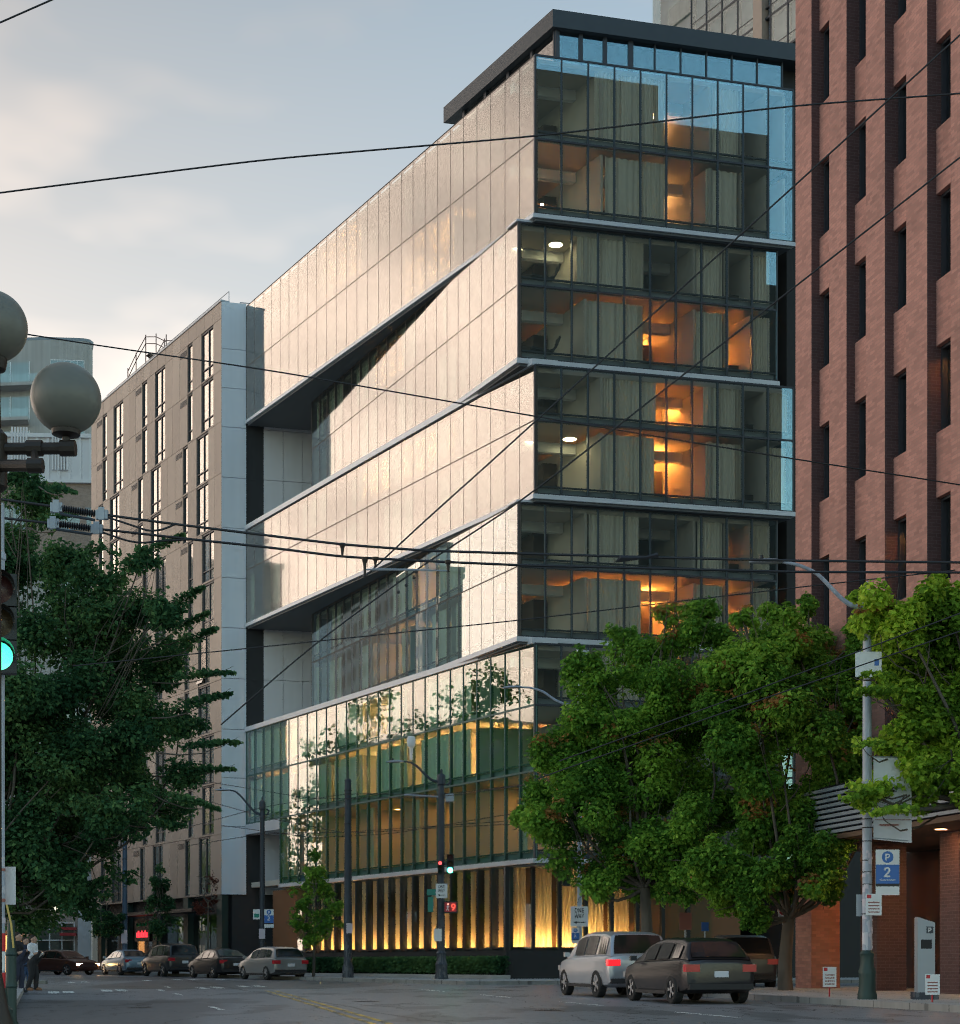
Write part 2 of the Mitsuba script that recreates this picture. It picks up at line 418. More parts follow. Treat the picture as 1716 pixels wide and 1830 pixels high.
for bi, (C, D, NL, NRP, Z) in enumerate(SPEC):
    vol = numbered(hotel + '__glass_box')
    ln = left_normal(D)
    fl, fr = Frame(C, D, ln), Frame(C, DR, NR)
    LLEN, RLEN = NL * PW, NRP * PWR

    def plan(s, r, C=C, D=D):
        return C + D * s + DR * r
    grid, joint, inner, deck, spand = MB(), MB(), MB(), MB(), MB()
    for k in range(len(Z) - 1):
        zt, zb = Z[k], Z[k + 1]
        lastL = NL
        if bi == 4 and k == 2:
            lastL = 22
        gm, gs = ('hotel_glass' if bi < 3 else 'hotel_recess_glass', 'hotel_side_glass') if bi < 4 else ('lower_glass', 'hotel_side_glass')
        lim = {0: 25, 1: 18, 2: 25, 3: 18, 4: 20}[bi]
        glaze(vol, fl, lastL, PW, zb, zt, gm, keep=lambda i: i < lim)
        glaze(vol, fr, NRP, PWR, zb, zt, gs, keep=lambda i: bi < 4 or (k == 0 and i < 3))
        frame_grid(joint, fl, lastL, PW, zb, zt, rails=(zb + 0.33,), wide=0.04 if bi < 4 else 0.055, proud=0.004 if bi < 4 else 0.03)
        frame_grid(grid, fr, NRP, PWR, zb, zt, rails=(zb + 0.33,), wide=0.06)
        # grey backing of the low strip, floor and ceiling decks, rooms
        fl.box(spand, 0.15, lastL * PW - 0.1, -0.20, -0.14, zb + 0.05, zb + 0.29)
        fr.box(spand, 0.15, RLEN - 0.1, -0.20, -0.14, zb + 0.05, zb + 0.29)
        e = 0.24
        deck.prism([plan(e, e), plan(LLEN - 0.1, e), plan(LLEN - 0.1, RLEN - e), plan(e, RLEN - e)][::-1], zb - 0.02, zb + 0.27)
        zc = zt - 0.28 if k else zt - 0.22
        zf = zb + 0.27
        S0 = 5.6

        def wall(a, b, th=0.12, zc=zc, zf=zf):
            a, b = np.array(a), np.array(b)
            t = (b - a) / np.linalg.norm(b - a)
            m = np.array([-t[1], t[0]]) * th / 2
            inner.prism([a + m, a - m, b - m, b + m][::1], zf, zc + 0.02)
        wall(plan(S0, 0.4), plan(S0, RLEN - 0.3))
        wall(plan(S0, 5.5), plan(LLEN - 0.2, 5.5))
        for r in WALL_R:
            wall(plan(0.17, r), plan(S0 - 0.1, r))
        wall(plan(0.3, RLEN - 0.22), plan(S0, RLEN - 0.22))
        step = 4 * PW
        s = S0 + 2.0
        rooms = [(S0, s)]
        while s < LLEN - 1:
            wall(plan(s, 0.4), plan(s, 5.4))
            rooms.append((s, min(s + step, LLEN)))
            s += step
        # bulkheads, cupboards and doors of the rooms on the side front
        for r0, r1 in ((0.1, WALL_R[0]), (WALL_R[0], WALL_R[1]), (WALL_R[2], WALL_R[3])):
            if bi == 4 and k:
                continue
            mb = MB()
            a_, b_ = plan(2.0, r0 + 0.08), plan(2.0, r1 - 0.08)
            mb.prism([a_, a_ + D * 0.3, b_ + D * 0.3, b_], zc - 0.42, zc)
            put('bulkhead', mb, 'white_paint', vol)
            x = r1 - 0.75 if r1 - r0 > 2 else r0 + 0.1
            mb = MB()
            a_ = plan(3.4, x)
            mb.prism([a_, a_ + D * 1.8, a_ + D * 1.8 + DR * 0.6, a_ + DR * 0.6], zf, zf + 2.05)
            put('cupboard', mb, 'wood_dark', vol)
            mb = MB()
            a_ = plan(S0 - 0.14, r0 + (r1 - r0) * rng.uniform(0.35, 0.6))
            mb.prism([a_, a_ + D * 0.05, a_ + D * 0.05 + DR * 0.8, a_ + DR * 0.8], zf, zf + 2.0)
            put('room_door', mb, 'wood_dark', vol)
            mb = MB()
            a_ = plan(1.0, r0 + 0.5)
            mb.prism([a_, a_ + D * 0.5, a_ + D * 0.5 + DR * 0.9, a_ + DR * 0.9], zf, zf + 0.62)
            put('room_table', mb, 'wood_dark', vol)
        # curtains
        for a, b in CR.get(st, []):
            x = a
            while x < b - 0.2:
                y = min(x + rng.uniform(0.9, 1.3), b)
                curtain(vol, fr, x * PWR, y * PWR, zf, zc)
                x = y
        for j, (a, b) in enumerate(rooms):
            if a > lastL * PW - 1 or st == 10:
                continue
            lit = rng.random() < (0.10 if bi < 3 else 0.22 if bi == 3 else 0.5)
            wl, wr = rng.choice([0.5, 0.9, 1.3, 1.7]), rng.choice([0.0, 0.6, 1.1])
            wl, wr = min(wl, (b - a) * 0.5), min(wr, (b - a) * 0.4)
            if bi == 4:
                wl, wr = wl + 0.9, wr + 0.5
            if bi >= 1:
                curtain(vol, fl, a + 0.1, a + 0.1 + wl, zf, zc)
                if wr:
                    curtain(vol, fl, b - 0.1 - wr, b - 0.1, zf, zc)
            if lit:
                p = plan((a + b) / 2 + rng.uniform(-0.8, 0.8), rng.uniform(2.2, 3.8) if bi < 4 else rng.uniform(1.2, 2.6))
                lamp_ball(vol, (p[0], p[1], zc - rng.choice([0.12, 0.9, 1.5])), 0.10, WARM, 20.0 if bi < 4 else 24.0)
        for a, dep, kk in LAMPS.get(st, []):
            p = plan(dep, a * PWR)
            z = zf + 0.35 if a < 1 else zc - 0.14
            lamp_ball(vol, (p[0], p[1], z), 0.085 if kk < 12 else 0.11, WARM if kk < 12 else AMBER, kk * 0.8)
        if st in (2, 5):
            for dep, a in ((1.2, 1.9), (2.2, 0.8)):
                p = plan(dep, a * PWR)
                lamp_disc(vol, (p[0], p[1], zc - 0.05), 0.30, (1.0, 0.92, 0.50), 0.7)
        if st in (2, 3):
            CHAIR_AT.append((plan(0.9, 1.45 * PWR), zf))
        st += 1
    deck.prism([plan(0.24, 0.24), plan(LLEN - 0.1, 0.24), plan(LLEN - 0.1, RLEN - 0.24), plan(0.24, RLEN - 0.24)][::-1], Z[0] - 0.22, Z[0] - 0.02)
    put('frame', grid, 'mullion_metal', vol)
    put('joint_grid', joint, 'joint_dark' if bi < 4 else 'teal_mullion', vol)
    put('sill_band', spand, 'spandrel_grey', vol)
    put('floor_deck', deck, 'room_wall', vol)
    put('room_wall', inner, 'room_wall', vol)
    # the pale edge and the soffit under the box
    if bi < 4:
        C_, D_, NL_ = SPEC[bi + 1][:3]
        other = [C_, C_ + D_ * NL_ * PW, C_ + DR * NRP * PWR]
    edge = MB()
    zt, zb = Z[-1] - 0.01, (SPEC[bi + 1][4][0] + 0.02 if bi < 4 else Z[-1] - 0.30)
    o = 0.10
    Ls = LLEN if bi < 4 else 22 * PW
    loop = [plan(-o * 0.5, -o), plan(Ls, -o), plan(Ls, RLEN + o), plan(-o * 0.5, RLEN + o)]
    edge.prism(loop[::-1], zb + 0.10, zt)
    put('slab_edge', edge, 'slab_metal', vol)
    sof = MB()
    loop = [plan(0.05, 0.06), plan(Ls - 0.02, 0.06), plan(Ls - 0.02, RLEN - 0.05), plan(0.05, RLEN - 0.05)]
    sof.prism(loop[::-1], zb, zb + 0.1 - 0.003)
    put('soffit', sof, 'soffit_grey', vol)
    if bi in (1, 3, 4):      # coping where the top of a box shows past the one above
        cop = MB()
        loop = [plan(-0.06, -0.10), plan(LLEN, -0.10), plan(LLEN, RLEN + 0.05), plan(-0.06, RLEN + 0.05)]
        # covered by the slab edge of the box above except at its ends
    if bi in (2, 4):
        cop = MB()
        loop = [plan(0.0, -0.12), plan(LLEN, -0.12), plan(LLEN, 1.0), plan(0.0, 1.0)]
        cop.prism(loop[::-1], Z[0] + 0.003, Z[0] + 0.26)
        put('coping', cop, 'slab_metal', vol)
    if bi in (1, 3):
        cop = MB()
        loop = [plan(-0.04, -0.10), plan(0.9, -0.10), plan(0.9, RLEN), plan(-0.04, RLEN)]
        cop.prism(loop[::-1], Z[0] + 0.024, Z[0] + 0.115)
        put('coping', cop, 'slab_metal', vol)
    if bi == 4:              # the low end where the third storey steps back
        e2 = MB()
        loop = [plan(22 * PW + 0.02, -0.08), plan(LLEN, -0.08), plan(LLEN, 6.0), plan(22 * PW + 0.02, 6.0)]
        e2.prism(loop[::-1], Z[2] - 0.62, Z[2] - 0.05)
        put('slab_edge', e2, 'slab_metal', vol)
        rest = MB()          # dining floor: warm timber wall and spotlights
        a, b = plan(5.2, 4.6), plan(22 * PW - 0.4, 4.6)
        rest.prism([a, b, b + DR * 0.1, a + DR * 0.1], Z[3] + 0.3, Z[2] - 0.3)
        put('timber_wall', rest, 'wood_wall', vol)
        for s_ in np.arange(2.0, 25.0, 2.3):
            p = plan(s_, 1.6 + 1.2 * rng.random())
            lamp_disc(vol, (p[0], p[1], Z[2] - 0.34), 0.10, AMBER, 13.0, 'spot_lamp')
        for s_ in np.arange(1.0, 25.5, 1.195 * 2):
            if rng.random() < 0.55:
                curtain(vol, fl, s_, s_ + rng.uniform(0.3, 0.7), Z[3] + 0.3, Z[2] - 0.3)
for mat in sorted({m for m, _ in FAR_PANES}):
    mb = MB()
    for m, (v, f) in FAR_PANES:
        if m == mat:
            mb.add(v, f)
    put('far_panes', mb, mat, hotel, kind='stuff')

# glass rail strip of the roof terrace, pent-house and its heavy dark roof band
fl, fr = Frame(C1, DL, left_normal(DL)), Frame(C1, DR, NR)
pent = numbered(hotel + '__penthouse')
PC = np.array([3.12, 71.9])
fp, fq = Frame(PC, DL, left_normal(DL)), Frame(PC, DR, NR)
band = MB()
a = [PC, PC + DR * 14.0, PC + DR * 14.0 + DL * 9.6, PC + DL * 9.6]
band.prism(a, 41.25, 42.0)
put('roof_band', band, 'roof_dark', pent)
body = MB()
i0 = PC + DL * 0.9 + DR * 0.9
body.prism([i0, i0 + DR * 12, i0 + DR * 12 + DL * 8.0, i0 + DL * 8.0], 39.02, 41.25)
put('inner_wall', body, 'dark_void', pent)
for s in (0.12, 1.25, 2.35, 3.5, 4.7, 5.9, 7.1, 8.3, 9.5, 10.7):
    w = 0.17 if s < 3 else 0.05 if s != 3.5 else 0.22
    post = MB()
    fq.box(post, s, s + w, -0.42, -0.22, 39.0, 41.25)
    put('post', post, 'mullion_metal', pent)
for s in (0.1, 2.0, 4.0, 6.0, 8.0):
    post = MB()
    fp.box(post, s, s + 0.2, -0.42, -0.22, 39.0, 41.25)
    put('post', post, 'mullion_metal', pent)
for s0, s1 in zip((0.3, 1.43, 2.53, 3.72, 4.75, 5.95, 7.15, 8.35, 9.55), (1.25, 2.35, 3.5, 4.7, 5.9, 7.1, 8.3, 9.5, 10.7)):
    mb = MB()
    fq.rect(mb, s0, s1, 39.05, 41.2, -0.3)
    put('pane', mb, 'hotel_side_glass', pent)
for s0 in (0.3, 2.2, 4.2, 6.2):
    mb = MB()
    fp.rect(mb, s0, s0 + 1.75, 39.05, 41.2, -0.3)
    put('pane', mb, 'hotel_glass', pent)

# dark wall and stair core behind the turned boxes
core = MB()
k0 = C1 + DR * 10.05 * PWR + DL * 1.2
core.prism([k0 + DR * 0.5, k0 + DR * 6, k0 + DR * 6 + DL * 24, k0 + DR * 0.5 + DL * 24], 0.3, 38.9)
put('core_wall', core, 'dark_void', hotel)

# ground floor: recessed glass with gold drapes lit from the floor
gf = numbered(hotel + '__ground_floor')
C5 = C1 + DL * 1.3 + DR * (-0.05)
C5 = np.array([1.13, 70.9])
gl, gr = Frame(C5, DL, left_normal(DL)), Frame(C5, DR, NR)
zb, zt = 1.72, 5.2
gg, back, pl = MB(), MB(), MB()
for i in range(0, 18):
    mb = MB()
    gl.rect(mb, i * PW + 0.05, (i + 1) * PW - 0.05, zb, zt, 0)
    put('pane', mb, 'lower_glass', gf)
    gl.box(gg, i * PW - 0.05, i * PW + 0.05, -0.15, 0.05, zb - 0.1, zt)
    gl.box(gg, i * PW + 0.02, i * PW + 0.42, -0.34, -0.2, zb - 0.1, zt)
    curtain(gf, gl, i * PW + 0.5, (i + 1) * PW - 0.07, zb, zt, -0.88, 'curtain_gold')
for i in range(0, 8):
    mb = MB()
    gr.rect(mb, i * PWR + 0.06, (i + 1) * PWR - 0.06, zb, zt, 0)
    put('pane', mb, 'lower_glass', gf)
    gr.box(gg, i * PWR - 0.08, i * PWR + 0.08, -0.2, 0.06, zb - 0.1, zt)
    if i < 5:
        curtain(gf, gr, i * PWR + 0.1, (i + 1) * PWR - 0.1, zb, zt, -0.88, 'curtain_gold')
gl.box(back, 0.9, 27.0, -1.1, -1.0, 0.3, zt)
gr.box(back, 0.9, 11.0, -1.1, -1.0, 0.3, zt)
put('frame', gg, 'black_metal', gf)
put('back_wall', back, 'wood_wall', gf)
gl.box(pl, -0.1, 26.6, -0.5, 0.12, 0.2, zb - 0.06)
gr.box(pl, 0.03, 9.6, -0.5, 0.12, 0.2, zb - 0.06)
gl.box(pl, -0.1, 22 * PW, -0.33, -0.30, zb - 0.06, zb + 0.08)
gr.box(pl, 0.03, 9.6, -0.33, -0.30, zb - 0.06, zb + 0.08)
put('plinth', pl, 'dark_void', gf)
for i in range(18):
    up = MB()
    gl.box(up, i * PW + 0.55, (i + 1) * PW - 0.15, -0.40, -0.36, zb - 0.03, zb + 0.02)
    put('floor_lamp', up, 'white_paint', gf, emitter=lamp((1.0, 0.44, 0.14), 15.0))
for i in range(5):
    up = MB()
    gr.box(up, i * PWR + 0.15, (i + 1) * PWR - 0.15, -0.40, -0.36, zb - 0.03, zb + 0.02)
    put('floor_lamp', up, 'white_paint', gf, emitter=lamp((1.0, 0.44, 0.14), 15.0))
# ---------------------------------------------------------------- tan panelled building left of the hotel
tan = thing('tan_panel_building', 'tan panelled block with tall staggered windows left of the glass hotel', 'building')
A0 = np.array([-14.88, 96.56])
AN = left_normal(DA)
fa = Frame(A0, DA, AN)
ZTOP, ZBOT, FH = 39.2, 5.07, 2.97
LA = 22.7
shell = MB()
A1, A2, A3 = A0 + DA * LA, A0 + DA * LA + DR * 16, A0 + DR * 16
inn = 0.45
shell.prism([A0 - AN * inn + DR * .2, A3 - AN * inn, A2, A1 - AN * inn][::1], 0.3, ZTOP - 0.1)
put('inner_wall', shell, 'dark_void', tan)
floors = []
z = ZTOP - 0.95
wide = [(1.2, 3.0), (8.83, 10.56), (16.36, 18.2)]
narrow = [(4.37, 5.16), (11.95, 12.85), (19.5, 20.4)]
nfl = 11
tones = ['tan_panel', 'tan_panel_b', 'tan_panel_c']


def panel(s0, s1, z0, z1):
    mb = MB()
    fa.box(mb, s0 + 0.012, s1 - 0.012, -0.40, rng.uniform(-0.004, 0.004), z0 + 0.012, z1 - 0.012)
    put('panel', mb, rng.choice(tones), tan)


def strips(s0, s1, z0, z1):
    n = max(1, round((s1 - s0) / 1.25))
    for i in range(n):
        panel(s0 + (s1 - s0) * i / n, s0 + (s1 - s0) * (i + 1) / n, z0, z1)


strips(0.0, LA, ZTOP - 0.95, ZTOP)
for k in range(nfl):
    zt = ZTOP - 0.95 - k * FH
    zb = zt - FH if k < nfl - 1 else ZBOT
    off = [0.0, 0.75, -0.55][(k // 2) % 3] if k else 0.0
    off = [0, 0, .75, .75, -.1, -.1, .5, .5, -.1, -.1, .4][k]
    op = sorted([(a + off, b + off, 'w') for a, b in wide] + [(a + off, b + off, 'n') for a, b in narrow if b + off < LA - .2])
    s = 0.0
    for a, b, t in op:
        if t == 'n':         # small louvre left of each narrow window
            pass
        strips(s, a, zb, zt)
        s = b
    strips(s, LA, zb, zt)
    for a, b, t in op:
        zs = zb + 0.10
        panel(a, b, zb, zs)
        win = numbered(tan + '__window')
        fm = MB()
        fa.box(fm, a, a + 0.06, -0.20, -0.05, zs, zt)
        fa.box(fm, b - 0.06, b, -0.20, -0.05, zs, zt)
        fa.box(fm, a, b, -0.20, -0.05, zt - 0.10, zt)
        fa.box(fm, a, b, -0.20, -0.05, zs, zs + 0.06)
        fa.box(fm, a + 0.06, b - 0.06, -0.19, -0.06, zs + 0.62, zs + 0.68)
        if t == 'w':
            m = a + (b - a) * 0.45
            fa.box(fm, m - 0.03, m + 0.03, -0.19, -0.06, zs + 0.06, zt - 0.1)
        put('frame', fm, 'mullion_metal', win)
        cuts = [(a + 0.06, a + (b - a) * 0.45 - 0.03), (a + (b - a) * 0.45 + 0.03, b - 0.06)] if t == 'w' else [(a + 0.06, b - 0.06)]
        for c0, c1 in cuts:
            tl = rng.gauss(0, 0.002)
            mb = MB()
            fa.rect(mb, c0, c1, zs + 0.68, zt - 0.1, -0.12, (tl, -tl, -tl, tl))
            fa.rect(mb, c0, c1, zs + 0.06, zs + 0.62, -0.12 if not (k in (5, 6) and t == 'w') else -0.10, (tl, -tl, -tl, tl) if not (k in (5, 6) and t == 'w' and rng.random() < .4) else (.28, .28, 0, 0))
            put('pane', mb, 'window_glass', win)
        if t == 'n':
            lv = MB()
            for q in range(5):
                fa.box(lv, b + 0.12, b + 1.1, 0.006, 0.03, zt - 0.52 + q * 0.07, zt - 0.48 + q * 0.07)
            put('vent', lv, 'mullion_metal', tan)
# parapet cap, end face, recess beside the hotel
cap = MB()
fa.box(cap, -0.03, LA, -0.5, 0.05, ZTOP + 0.003, ZTOP + 0.10)
put('parapet_cap', cap, 'grey_metal', tan)
fe = Frame(A0, DR, NR)
zs = [ZTOP, 36.3] + [36.3 - i * 5.93 / 1 for i in range(1, 6)]
zs = [ZTOP, 36.5, 32.0, 26.2, 20.45, 14.6, 9.0, ZBOT]
zz = sorted(set(zs + [(a + b) / 2 for a, b in zip(zs[1:-2], zs[2:-1])]), reverse=True)
for a, b in zip(zz[:-1], zz[1:]):
    mb = MB()
    fe.box(mb, 0.0 + 0.01, 1.42, -0.4, rng.uniform(0, 0.006), b + 0.015, a - 0.015)
    put('end_panel', mb, 'blue_panel', tan)
    mb = MB()
    fe.box(mb, 2.45, 3.55, -0.4, rng.uniform(0, 0.006) - 0.02, b + 0.015, a - 0.015)
    put('recess_panel', mb, 'grey_panel', tan)
    mb = MB()
    fe.box(mb, 3.57, 4.7, -0.4, rng.uniform(0, 0.006) - 0.02, b + 0.015, a - 0.015)
    put('recess_panel', mb, 'grey_panel', tan)
    mb = MB()
    fe.box(mb, 4.72, 7.5, -0.4, rng.uniform(0, 0.006) - 0.02, b + 0.015, a - 0.015)
    put('recess_panel', mb, 'grey_panel', tan)
    mb = MB()
    fe.rect(mb, 1.44, 2.42, b + 0.5, a - 0.06, -0.2)
    put('recess_pane', mb, 'dark_glass', tan)
dk = MB()
for a in zz[1:-1]:
    fe.box(dk, 1.43, 2.43, -0.35, -0.12, a - 0.03, a + 0.48)
fe.box(dk, 1.43, 8.0, -0.6, -0.42, ZBOT, ZTOP - 0.2)
put('recess_backing', dk, 'dark_void', tan)
# ground floor of the tan block: dark shop front with piers
gfl = MB()
fa.box(gfl, 0.3, LA, -0.9, -0.46, 0.3, ZBOT)
put('shop_wall', gfl, 'dark_void', tan)
for s in (0.05, 5.2, 10.4, 15.6, 20.8):
    pier = MB()
    fa.box(pier, s, s + 0.75, -0.44, -0.05, 0.3, ZBOT - 0.01)
    put('shop_pier', pier, 'green_iron', tan)
pan = MB()
for s in np.arange(0.9, 21, 1.72):
    fa.rect(pan, s, s + 1.6, 0.9, 4.0, -0.4)
put('shop_glass', pan, 'dark_glass', tan)
can = MB()
fa.box(can, 1.0, 20.0, 0.0, 1.4, 4.1, 4.3)
put('canopy', can, 'black_metal', tan)
# roof rail and plant
rail = MB()
for s in np.arange(1.0, LA, 1.6):
    rail.tube([fa.p(s, -0.9, ZTOP), fa.p(s, -0.9, ZTOP + 1.1)], 0.022, 5)
for h in (0.55, 1.1):
    rail.tube([fa.p(1.0, -0.9, ZTOP + h), fa.p(LA - 0.6, -0.9, ZTOP + h)], 0.022, 5)
put('roof_rail', rail, 'grey_metal', tan)
rail = MB()
for s in (1.2, 2.6, 4.0):
    rail.tube([fe.p(s, -1.2, ZTOP - .1), fe.p(s, -1.2, ZTOP + 0.5)], 0.03, 5)
rail.tube([fe.p(1.2, -1.2, ZTOP + 0.5), fe.p(6, -1.2, ZTOP + 0.5)], 0.03, 5)
put('roof_rail', rail, 'grey_metal', tan)

sc = thing('roof_scaffold', 'rusty scaffold stair and rails on the roof of the tan block', 'scaffold')
mb, dk_ = MB(), MB()
for s in (12.5, 14.3, 16.2, 18.0, 19.6):
    h = 2.6 - abs(s - 16) * 0.35
    for d in (-1.5, -2.8):
        mb.tube([fa.p(s, d, ZTOP - 0.1), fa.p(s, d, ZTOP + h + 1.0)], 0.035, 5)
for d in (-1.5, -2.8):
    for q in (0.45, 0.9):
        mb.tube([fa.p(12.5, d, ZTOP + 1.0 + q), fa.p(14.3, d, ZTOP + 1.9 + q), fa.p(16.2, d, ZTOP + 2.5 + q), fa.p(18.0, d, ZTOP + 1.9 + q), fa.p(19.6, d, ZTOP + 1.2 + q)], 0.03, 5)
for k in range(8):
    fa.box(dk_, 13.0 + k * 0.42, 13.5 + k * 0.42, -2.7, -1.6, ZTOP + 0.5 + k * 0.24, ZTOP + 0.56 + k * 0.24)
fa.box(dk_, 16.3, 18.8, -2.9, -1.5, ZTOP + 1.5, ZTOP + 1.62)
fa.box(dk_, 17.0, 18.6, -2.6, -1.7, ZTOP + 0.1, ZTOP + 1.5)
put('rails', mb, 'sign_rust', sc, kind='stuff')
put('deck', dk_, 'joint_dark', sc)


# ---------------------------------------------------------------- brick office block on the right
brick = thing('brick_office_building', 'red brick office block with tall piers at the right edge', 'building')
B0 = np.array([9.588, 51.0])
BN = np.array([-DB[1], DB[0]])
fb = Frame(B0, -DB, BN)
BL, BT, BH = 24.0, 49.6, 3.93
HEAD0 = 24.95
bw = MB()
pb = Frame(B0 + DB * 0.0, DR)
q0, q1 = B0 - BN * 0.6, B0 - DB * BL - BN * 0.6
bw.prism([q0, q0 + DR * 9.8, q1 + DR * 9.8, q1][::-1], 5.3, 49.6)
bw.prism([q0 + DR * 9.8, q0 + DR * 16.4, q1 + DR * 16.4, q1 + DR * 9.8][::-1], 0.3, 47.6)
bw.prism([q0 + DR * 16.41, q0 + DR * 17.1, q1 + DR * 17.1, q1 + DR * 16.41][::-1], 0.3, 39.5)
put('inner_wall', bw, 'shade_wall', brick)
pitch, pw = 2.25, 1.08
nb = int(BL / pitch)
heads = [HEAD0 + k * BH for k in range(-4, 7)]
for i in range(nb + 1):
    mb = MB()
    fb.box(mb, i * pitch, i * pitch + pw, -0.62, 0.0, 6.2 if i else 0.3, BT)
    put('pier', mb, 'red_brick', brick)
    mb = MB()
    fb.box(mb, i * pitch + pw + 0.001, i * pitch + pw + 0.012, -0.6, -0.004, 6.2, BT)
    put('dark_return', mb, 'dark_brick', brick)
    a, b = i * pitch + pw + 0.013, (i + 1) * pitch - 0.003
    for k, zh in enumerate(heads):
        mb = MB()
        fb.box(mb, a, b, -0.6, -0.26, zh, zh + BH - 2.25)
        put('spandrel', mb, 'red_brick', brick)
        win = numbered(brick + '__window')
        fm = MB()
        z0 = zh - 2.25
        fb.box(fm, a, a + 0.07, -0.56, -0.40, z0, zh)
        fb.box(fm, b - 0.07, b, -0.56, -0.40, z0, zh)
        fb.box(fm, a, b, -0.56, -0.40, zh - 0.08, zh)
        fb.box(fm, a, b, -0.56, -0.36, z0, z0 + 0.07)
        put('frame', fm, 'mullion_metal', win)
        mb = MB()
        fb.rect(mb, a + 0.07, b - 0.07, z0 + 0.07, zh - 0.08, -0.50)
        put('pane', mb, 'dark_glass', win)
for (i, k) in ((2, 1), (3, 2), (2, 0), (1, 0), (5, 3)):
    zh = heads[k]
    s = i * pitch + pw + 0.5
    lamp_disc(brick, fb.p(s + 0.1, -0.58, zh - 0.3), 0.12, AMBER, 8.0, 'office_lamp')
low = MB()
fb.box(low, -0.0, BL, -0.6, -0.02, 5.3, 6.2)
put('lintel_course', low, 'red_brick', brick)
# canopy with louvres, soffit with downlights, brick columns, dark recess
can = numbered(brick + '__canopy')
for k in range(9):
    mb = MB()
    fb.box(mb, 1.2, BL, 1.36, 1.52, 4.62 + k * 0.145, 4.62 + k * 0.145 + 0.085)
    put('louvre', mb, 'grey_metal', can)
bk = MB()
fb.box(bk, 1.2, BL, 1.20, 1.34, 4.6, 5.95)
put('backing', bk, 'black_metal', can)
so = MB()
fb.box(so, 1.2, BL, -3.5, 1.5, 4.45, 4.58)
put('soffit', so, 'soffit_brown', can)
for s in (3.0, 6.2, 9.4, 12.6, 15.0):
    for d in (0.5, -1.6):
        lamp_disc(can, fb.p(s, d, 4.44), 0.14, WARM, 5.5, 'downlight')
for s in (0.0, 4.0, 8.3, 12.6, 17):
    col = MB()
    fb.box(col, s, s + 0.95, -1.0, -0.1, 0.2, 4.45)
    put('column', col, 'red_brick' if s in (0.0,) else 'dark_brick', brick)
rec = MB()
fb.box(rec, 0.2, BL, -3.4, -3.2, 0.2, 4.45)
put('recess_wall', rec, 'dark_void', brick)
gp = MB()
for s in np.arange(1.3, BL - 2, 1.5):
    fb.rect(gp, s, s + 1.42, 0.4, 4.3, -2.2)
put('shop_glass', gp, 'dark_glass', brick)
# ---------------------------------------------------------------- ground
def sheet(mb, poly, dz):
    p = np.array([[x, y, ground(y) + dz] for x, y in poly])
    n = len(p)
    a = np.cross(p[1] - p[0], p[2] - p[0])[2]
    mb.add(p, [[0, i, i + 1] if a > 0 else [0, i + 1, i] for i in range(1, n - 1)])


gd = MB()
for y0, y1 in ((-120, 40), (40, 90), (90, 160), (160, 900)):
    sheet(gd, [(-700, y0), (700, y0), (700, y1), (-700, y1)], 0.0)
put('road', gd, 'asphalt', kind='structure')


def kerbed(name, poly, h=0.14):
    mb = MB()
    p = np.array([[x, y] for x, y in poly], float)
    if (p[1] - p[0])[0] * (p[2] - p[1])[1] - (p[1] - p[0])[1] * (p[2] - p[1])[0] < 0:
        p = p[::-1]
    n = len(p)
    v = np.array([[x, y, ground(y) - 0.3] for x, y in p] + [[x, y, ground(y) + h] for x, y in p])
    mb.add(v, [[i, (i + 1) % n, n + (i + 1) % n, n + i] for i in range(n)])
    mb.add(v[n:], [[0, i, i + 1] for i in range(1, n - 1)])
    return put(name, mb, 'paving', kind='structure')


LN = left_normal(DL)
h0 = C1 + LN * 4.4 + NR * 4.0
kerbed('pavement', [h0, h0 + DL * 75, h0 + DL * 75 + DR * 60, h0 + DR * 60])                       # round the hotel
b0 = B0 + BN * 4.9 + DB * 2.2
kerbed('pavement', [b0, b0 - DB * 70, b0 - DB * 70 + DR * 40, b0 + DR * 40])                          # brick side
l0 = np.array([-13.6, 50.0])
kerbed('pavement', [l0, l0 - DB * 60, l0 - DB * 60 - DR * 25, l0 - DR * 25])                          # near left corner
l1 = np.array([-17.0, 66.0])
kerbed('pavement', [l1, l1 + DL * 90, l1 + DL * 90 - DR * 40, l1 - DR * 40])                          # far left corner


def marking(poly, mat='road_white'):
    mb = MB()
    sheet(mb, poly, 0.004)
    put('marking', mb, mat, 'road')


def bar(u, v, du, dv_, wid, mat='road_white'):
    """A painted bar on the ground under photo point (u, v), running along (du, dv) in plan, of a width across."""
    y = CAMZ / ((v - HZ) / FPX + 0.0045)
    c = np.array([(u - 858) / FPX * y, y])
    d = np.array([du, dv_])
    m = np.array([-d[1], d[0]]) / np.linalg.norm(d) * wid / 2
    marking([c - d / 2 - m, c + d / 2 - m, c + d / 2 + m, c - d / 2 + m], mat)


